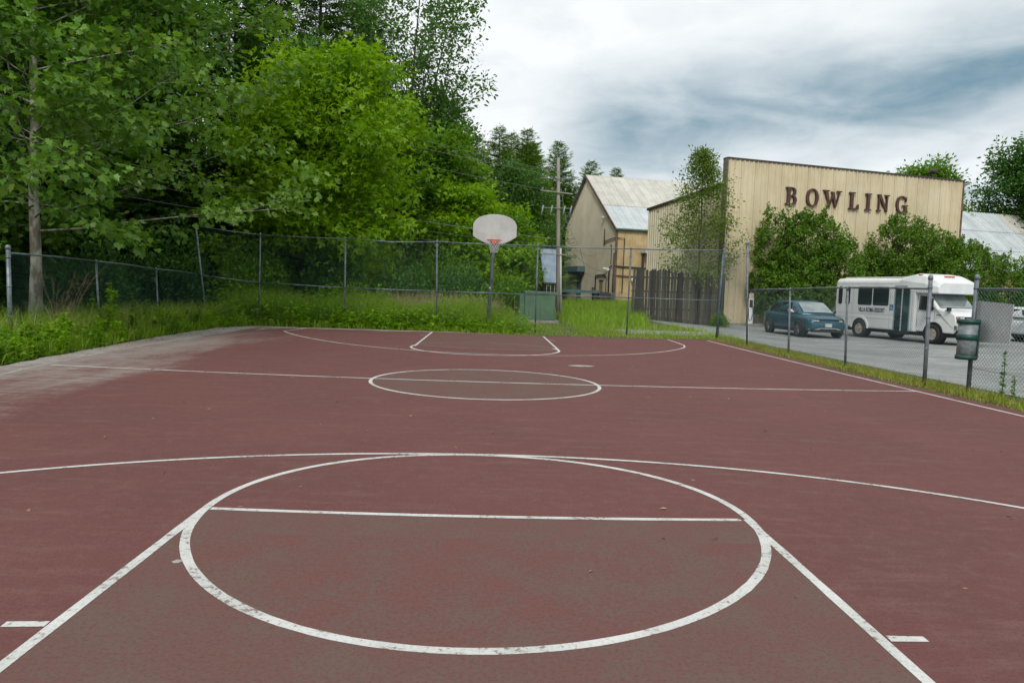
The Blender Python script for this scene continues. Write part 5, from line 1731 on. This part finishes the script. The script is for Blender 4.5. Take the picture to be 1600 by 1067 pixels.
bl = [((-9.0, 23.4), 1.7, 2.6, L_MID, 'dark leafy bush behind the leaning fence post'), ((-6.2, 24.6), 1.9, 2.7, L_DARK, 'dark leafy bush behind the second bay of the back fence'), ((-3.6, 25.6), 1.7, 2.3, L_DARK, 'dark leafy bush behind the third bay of the back fence'),
      ((-1.2, 27.2), 1.6, 2.2, L_DARK, 'dark leafy bush left of the hoop pole'), ((-11.8, 22.0), 2.0, 3.2, L_DARK, 'dark bush in the corner behind the sagging fence'), ((-12.6, 18.3), 1.7, 2.4, L_DARK, 'dark bush behind the sagging fence, middle one'),
      ((-12.3, 11.5), 1.5, 2.0, L_DARK, 'dark bush behind the sagging fence at the left edge'), ((.9, 31.0), 1.5, 2.1, L_MID, 'leafy green bush right behind the hoop pole'), ((-2.6, 30.5), 2.0, 3.3, L_MID, 'tall leafy bush below the yellow-green tree'), ((12.9, 34.9), .55, .75, L_MID, 'small round shrub at the foot of the stockade')]
for (x, y), R_, H_, lm, lab in bl:
    tree('leafy_bush', bush(R_, H_, int(2600 * R_), T_OVAL, .16 if R_ > 1 else .09), M_BARKD, lm, (x, y, gz1(x, y)), lab, cat='bush', group='leafy bushes')


# ---- leafy weeds: stems with leaves; masses are stuff, the few tall ones are things
def weeds(pos, h, lsz, per=11, spread=.16):
    n_ = len(pos)
    idx = np.repeat(np.arange(n_), per)
    f = rng.uniform(.12, 1.0, len(idx))
    hh = h[idx]
    a = rng.uniform(0, 2 * PI, len(idx))
    ln = rng.normal(0, .16, (n_, 2))[idx] * (f * hh)[:, None]
    r_ = spread * (1.1 - f) * np.minimum(hh / .5, 1.4) * rng.uniform(.1, 1, len(idx))
    P = pos[idx] + np.stack([ln[:, 0] + np.cos(a) * r_, ln[:, 1] + np.sin(a) * r_, f * hh], 1)
    D = np.stack([np.cos(a), np.sin(a), rng.normal(.15, .35, len(idx))], 1)
    Nn = np.array([0, 0, 1.0]) + rng.normal(0, .35, (len(idx), 3)) - .5 * D * (1 - f)[:, None]
    return leaves(T_TRI, P, D, Nn, lsz * rng.uniform(.55, 1.2, len(idx)) * (1.15 - .5 * f), np.clip(.55 * rng.uniform(0, 1, len(idx)) + .45 * rng.uniform(0, 1, n_)[idx], 0, 1))


def scatter(n_, fx, fy, ok=None):
    x, y = fx(n_), fy(n_)
    if ok is not None:
        k_ = ok(x, y)
        x, y = x[k_], y[k_]
    return np.stack([x, y, gz(x, y) - .01], 1)


U = rng.uniform
edge_l = lambda y: np.interp(y, [-5, 7, 10.4, 13.1, 17.8, 19.5], [-7.95, -7.95, -8.22, -8.42, -8.52, -8.0])
# left bank
pw_ = scatter(2000, lambda n: -8.0 - np.abs(rng.normal(0, 1.0, n)) - .1, lambda n: U(4.5, 20.5, n), lambda x, y: (x < edge_l(y) - .12) & (np.sin(y * 1.9 + x) + np.sin(y * .8 - x * 2.3) + rng.normal(0, .5, len(x)) > -.15))
clump_h = .42 + .28 * np.sin(pw_[:, 1] * 1.7) * np.sin(pw_[:, 0] * 2.1 + pw_[:, 1]) + .10 * rng.normal(0, 1, len(pw_))
hw_ = np.clip(.85 * clump_h + .18 * (pw_[:, 0] < -8.8), .12, 1.0)
kd = np.sin(pw_[:, 1] * 2.3 + 1.0) * np.sin(pw_[:, 1] * .9 + pw_[:, 0] * 1.7) > .05
V, F, T_ = weeds(pw_[kd], hw_[kd] * 1.1, .10, 22, .22)
tag(np_mesh('dark_weed_bank', V, F, L_MID, T_), 'darker leafy weeds mixed into the left bank', 'weeds', None, 'stuff')
V, F, T_ = weeds(pw_[~kd], hw_[~kd], .115, 18, .2)
tag(np_mesh('weed_bank', V, F, L_WEED, T_), 'mass of low leafy weeds along the left edge of the court', 'weeds', None, 'stuff')
gl = scatter(24000, lambda n: -7.95 - np.abs(rng.normal(0, 1.6, n)), lambda n: U(3.5, 21, n), lambda x, y: x < edge_l(y) - .05)
V, F, T_ = blades(gl, U(.15, .62, len(gl)) * np.where(gl[:, 0] < -8.8, 1.6, .8), U(.006, .014, len(gl)), U(.1, .8, len(gl)), rng.uniform(0, 1, len(gl)))
tag(np_mesh('bank_grass', V, F, L_GRASS, T_), 'tall grass among the weeds by the left fence', 'grass', None, 'stuff')
ls_ = scatter(900, lambda n: -8.7 - np.abs(rng.normal(0, .7, n)), lambda n: U(4.5, 20, n))
V, F, T_ = blades(ls_, U(.5, 1.15, len(ls_)), U(.005, .010, len(ls_)), U(.1, .6, len(ls_)), rng.uniform(0, 1, len(ls_)))
tag(np_mesh('seed_stalks', V, F, L_STRAW, T_), 'thin pale seed stalks standing in the left bank', 'grass', None, 'stuff')
# back field
bk = lambda x, y: y > np.interp(x, [-9, -7.7, -1.3, .4, 1.85, 5, 7.5, 9], [19.9, 19.75, 19.7, 19.3, 19.0, 19.05, 19.75, 20.2])
fb1 = scatter(1300, lambda n: U(-9.5, 1.5, n), lambda n: 20.0 + np.abs(rng.normal(0, 2.4, n)), lambda x, y: bk(x, y) & (x < 1.0 + rng.normal(0, 1.0, len(x)) - .0 * y))
hb = .95 + .35 * np.sin(fb1[:, 0] * 1.3 + 2) * np.sin(fb1[:, 1] * .9) + .10 * rng.normal(0, 1, len(fb1))
V, F, T_ = weeds(fb1, np.clip(hb * np.interp(fb1[:, 1], [19.5, 21, 23], [.4, 1.0, 1.4]) * np.interp(fb1[:, 0], [-9, -3, 1], [1.2, 1, .6]), .1, 1.6), .15, 14, .24)
tag(np_mesh('field_weeds', V, F, L_WEED, T_), 'mass of leafy weeds behind the back fence', 'weeds', None, 'stuff')
fg1 = scatter(26000, lambda n: U(-10, 9.2, n), lambda n: 19.4 + np.abs(rng.normal(0, 5.0, n)), lambda x, y: bk(x, y) & ~((x > 5.2) & (y > 21.9) & (y < 25) & (np.sin(x * 3 + y * 5) > -.6)))
hg = U(.12, .5, len(fg1)) * np.interp(fg1[:, 1], [19.3, 20.8, 24, 40], [.45, .7, 1.25, 1.1]) * np.interp(fg1[:, 0], [-6, .5, 3, 8], [1.4, 1.0, .5, .5])
hg = hg * np.where((fg1[:, 0] > .9) & (fg1[:, 0] < 3.4) & (fg1[:, 1] < 28.5), .45, 1.0)
V, F, T_ = blades(fg1, hg, U(.010, .022, len(fg1)), U(.1, .7, len(fg1)), np.clip(rng.uniform(0, 1, len(fg1)) + .25 * (fg1[:, 0] > 4.5) * rng.uniform(0, 1, len(fg1)), 0, 1))
tag(np_mesh('field_grass', V, F, L_GRASS, T_), 'long green grass behind the back fence', 'grass', None, 'stuff')
fg2 = scatter(26000, lambda n: U(-2, 16, n), lambda n: U(25, 64, n), lambda x, y: (x < 9 + (y - 36) * .2) & ~((x > .8) & (x < 3.6) & (y < 29.5)) & ~((x > 5.2) & (y < 25.2)))
V, F, T_ = blades(fg2, U(.25, .75, len(fg2)), U(.02, .05, len(fg2)), U(.1, .7, len(fg2)), rng.uniform(0, .9, len(fg2)))
tag(np_mesh('meadow_grass', V, F, L_GRASS, T_), 'bright meadow grass running up to the gabled building', 'grass', None, 'stuff')
fg3 = scatter(16000, lambda n: U(-9.2, 2.2, n), lambda n: 20.7 + np.abs(rng.normal(0, 1.7, n)), lambda x, y: x < .9 + rng.normal(0, .15, len(x)))
V, F, T_ = blades(fg3, U(.6, 1.35, len(fg3)) * (1 + .25 * np.sin(fg3[:, 0] * 1.7) * np.sin(fg3[:, 1] * 1.3 + 1)) * np.interp(fg3[:, 0], [-9, -1, 2.2], [1.1, .9, .5]), U(.012, .024, len(fg3)), U(.1, .6, len(fg3)), rng.uniform(0, 1, len(fg3)))
tag(np_mesh('tall_meadow_grass', V, F, L_GRASS, T_), 'band of tall pale green grass along the back fence', 'grass', None, 'stuff')
# straw heads behind the fence
fs = scatter(3000, lambda n: np.concatenate([rng.normal(-3.0, .9, n // 2), rng.normal(-.6, .7, n // 4), U(-8, .6, n - n // 2 - n // 4)]), lambda n: 22.4 + np.abs(rng.normal(0, 1.2, n)))
V, F, T_ = blades(fs, U(.8, 1.6, len(fs)), U(.010, .02, len(fs)), U(.05, .45, len(fs)), rng.uniform(0, 1, len(fs)))
tag(np_mesh('dry_grass', V, F, L_STRAW, T_), 'pale dry grass stalks behind the back fence', 'grass', None, 'stuff')
# strip between court and parking lot
rs = scatter(15000, lambda n: 8.15 + rng.normal(0, .33, n), lambda n: U(2.5, 20.3, n), lambda x, y: (x > 7.70) & (x < 9.15) & (rng.uniform(0, 1, len(x)) < .35 + .65 * (np.abs(x - 8.2) < .38)))
V, F, T_ = blades(rs, U(.05, .20, len(rs)) * np.interp(np.abs(rs[:, 0] - 8.2), [0, .5], [1.25, .55]), U(.006, .012, len(rs)), U(.2, 1.0, len(rs)), rng.uniform(0, 1, len(rs)))
tag(np_mesh('verge_grass', V, F, L_DRYG, T_), 'yellowing grass strip between court and parking lot', 'grass', None, 'stuff')
# leaf litter along the edges
lp = np.concatenate([scatter(900, lambda n: 7.85 + rng.normal(0, .14, n), lambda n: U(2.5, 17, n)), scatter(800, lambda n: edge_l(U(4, 20, n)) * 0 - 8.15 + rng.normal(0, .18, n), lambda n: U(5, 19, n)), scatter(700, lambda n: U(-8.2, 7.5, n), lambda n: 19.75 + rng.normal(0, .18, n))])
lp = np.concatenate([lp, scatter(220, lambda n: U(-7.5, 7.5, n), lambda n: U(-2, 19, n))])
lp[:, 2] = np.maximum(lp[:, 2] + .03, .006)
a_ = U(0, 2 * PI, len(lp))
V, F, T_ = leaves(T_SLIM, lp, np.stack([np.cos(a_), np.sin(a_), rng.normal(0, .15, len(lp))], 1), np.array([0, 0, 1.0]) + rng.normal(0, .3, (len(lp), 3)), U(.03, .07, len(lp)), rng.uniform(0, 1, len(lp)))
tag(np_mesh('leaf_litter', V, F, L_LITTER, T_), 'brown leaf litter along the court edges', 'leaf litter', None, 'stuff')


# ---- single tall weeds
def tall_weed(loc, H_, lsz, label, n_=90, spread=.2, lm=L_WEED):
    e = empty('tall_weed', (*loc, gz1(*loc)), 0, label, 'weed', 'single tall weeds')
    wood = MB()
    P, D, Nn = [], [], []
    for k_ in range(4 if spread > .1 else 1):
        a = k_ * 1.7
        tip = np.array([spread * math.cos(a) * (k_ > 0), spread * math.sin(a) * (k_ > 0), H_ * (1 - .14 * k_)])
        wood.tube([(0, 0, -.03), tuple(tip * .5 + np.array([.02, 0, 0])), tuple(tip)], [.008, .006, .003], 5)
        for j in range(n_ // (4 if spread > .1 else 1)):
            f = U(.1, 1)
            b2 = U(0, 2 * PI)
            P.append(tip * f)
            D.append([math.cos(b2), math.sin(b2), U(-.1, .6)])
            Nn.append(np.array([0, 0, 1]) + rng.normal(0, .35, 3))
    wood.build('stem', M_BARK, e, True)
    P = np.array(P)
    V_, F_, T2 = leaves(T_TRI, P, np.array(D), np.array(Nn), lsz * U(.6, 1.2, len(P)) * (1.2 - .55 * P[:, 2] / H_), rng.uniform(0, 1, len(P)))
    np_mesh('leaves', V_, F_, lm, T2, e)
    return e


tall_weed((-8.85, 12.4), 1.35, .16, 'tallest bushy weed standing by the sagging left fence', 300, .34)
tall_weed((-8.75, 10.4), .75, .16, 'broad leafy weed in front of the left fence end post', 260, .34)
tall_weed((-8.6, 11.4), .65, .15, 'dark leafy weed left of the tallest bushy weed', 220, .34)
tall_weed((-8.9, 14.9), .8, .14, 'leafy weed at the third post of the left fence', 200, .3)
tall_weed((8.42, 6.62), .82, .075, 'thin upright weed growing through the fence below the grey panel', 90, .02)
tall_weed((8.44, 6.40), .42, .07, 'short thin weed right of the upright fence weed', 40, .02)
tall_weed((-8.9, 13.6), .95, .13, 'leafy weed between the second and third left fence posts', 180, .3, L_MID)
tall_weed((-8.55, 9.3), .6, .15, 'pale leafy weed at the left edge below the end post', 200, .34)
tall_weed((-8.75, 17.3), .8, .13, 'leafy weed just left of the leaning corner post', 180, .3, L_MID)
# dry twiggy bush caught in the left fence
db = empty('dead_bush', (-9.75, 11.9, gz1(-9.75, 11.9)), 0, 'leafless brown twiggy bush behind the sagging left fence', 'bush')
mb = MB()
for k_ in range(11):
    a = U(0, 2 * PI)
    l0 = curve_pts((0, 0, 0), (math.cos(a) * .45, math.sin(a) * .45, 1), U(1.1, 1.9), 6, .0, .10)
    mb.tube(l0, [.012, .010, .009, .008, .006, .005, .003], 5, False)
    for j in range(6):
        q, dd = at_s(l0, U(.3, .98))
        l1 = curve_pts(q, dd / np.linalg.norm(dd) + rng.normal(0, .5, 3), U(.25, .6), 3, .1, .15)
        mb.tube(l1, [.005, .004, .003, .002], 4, False)
mb.build('twigs', mat('dead_twig', (.17, .10, .06), (.24, .16, .11), .9, 6), db)
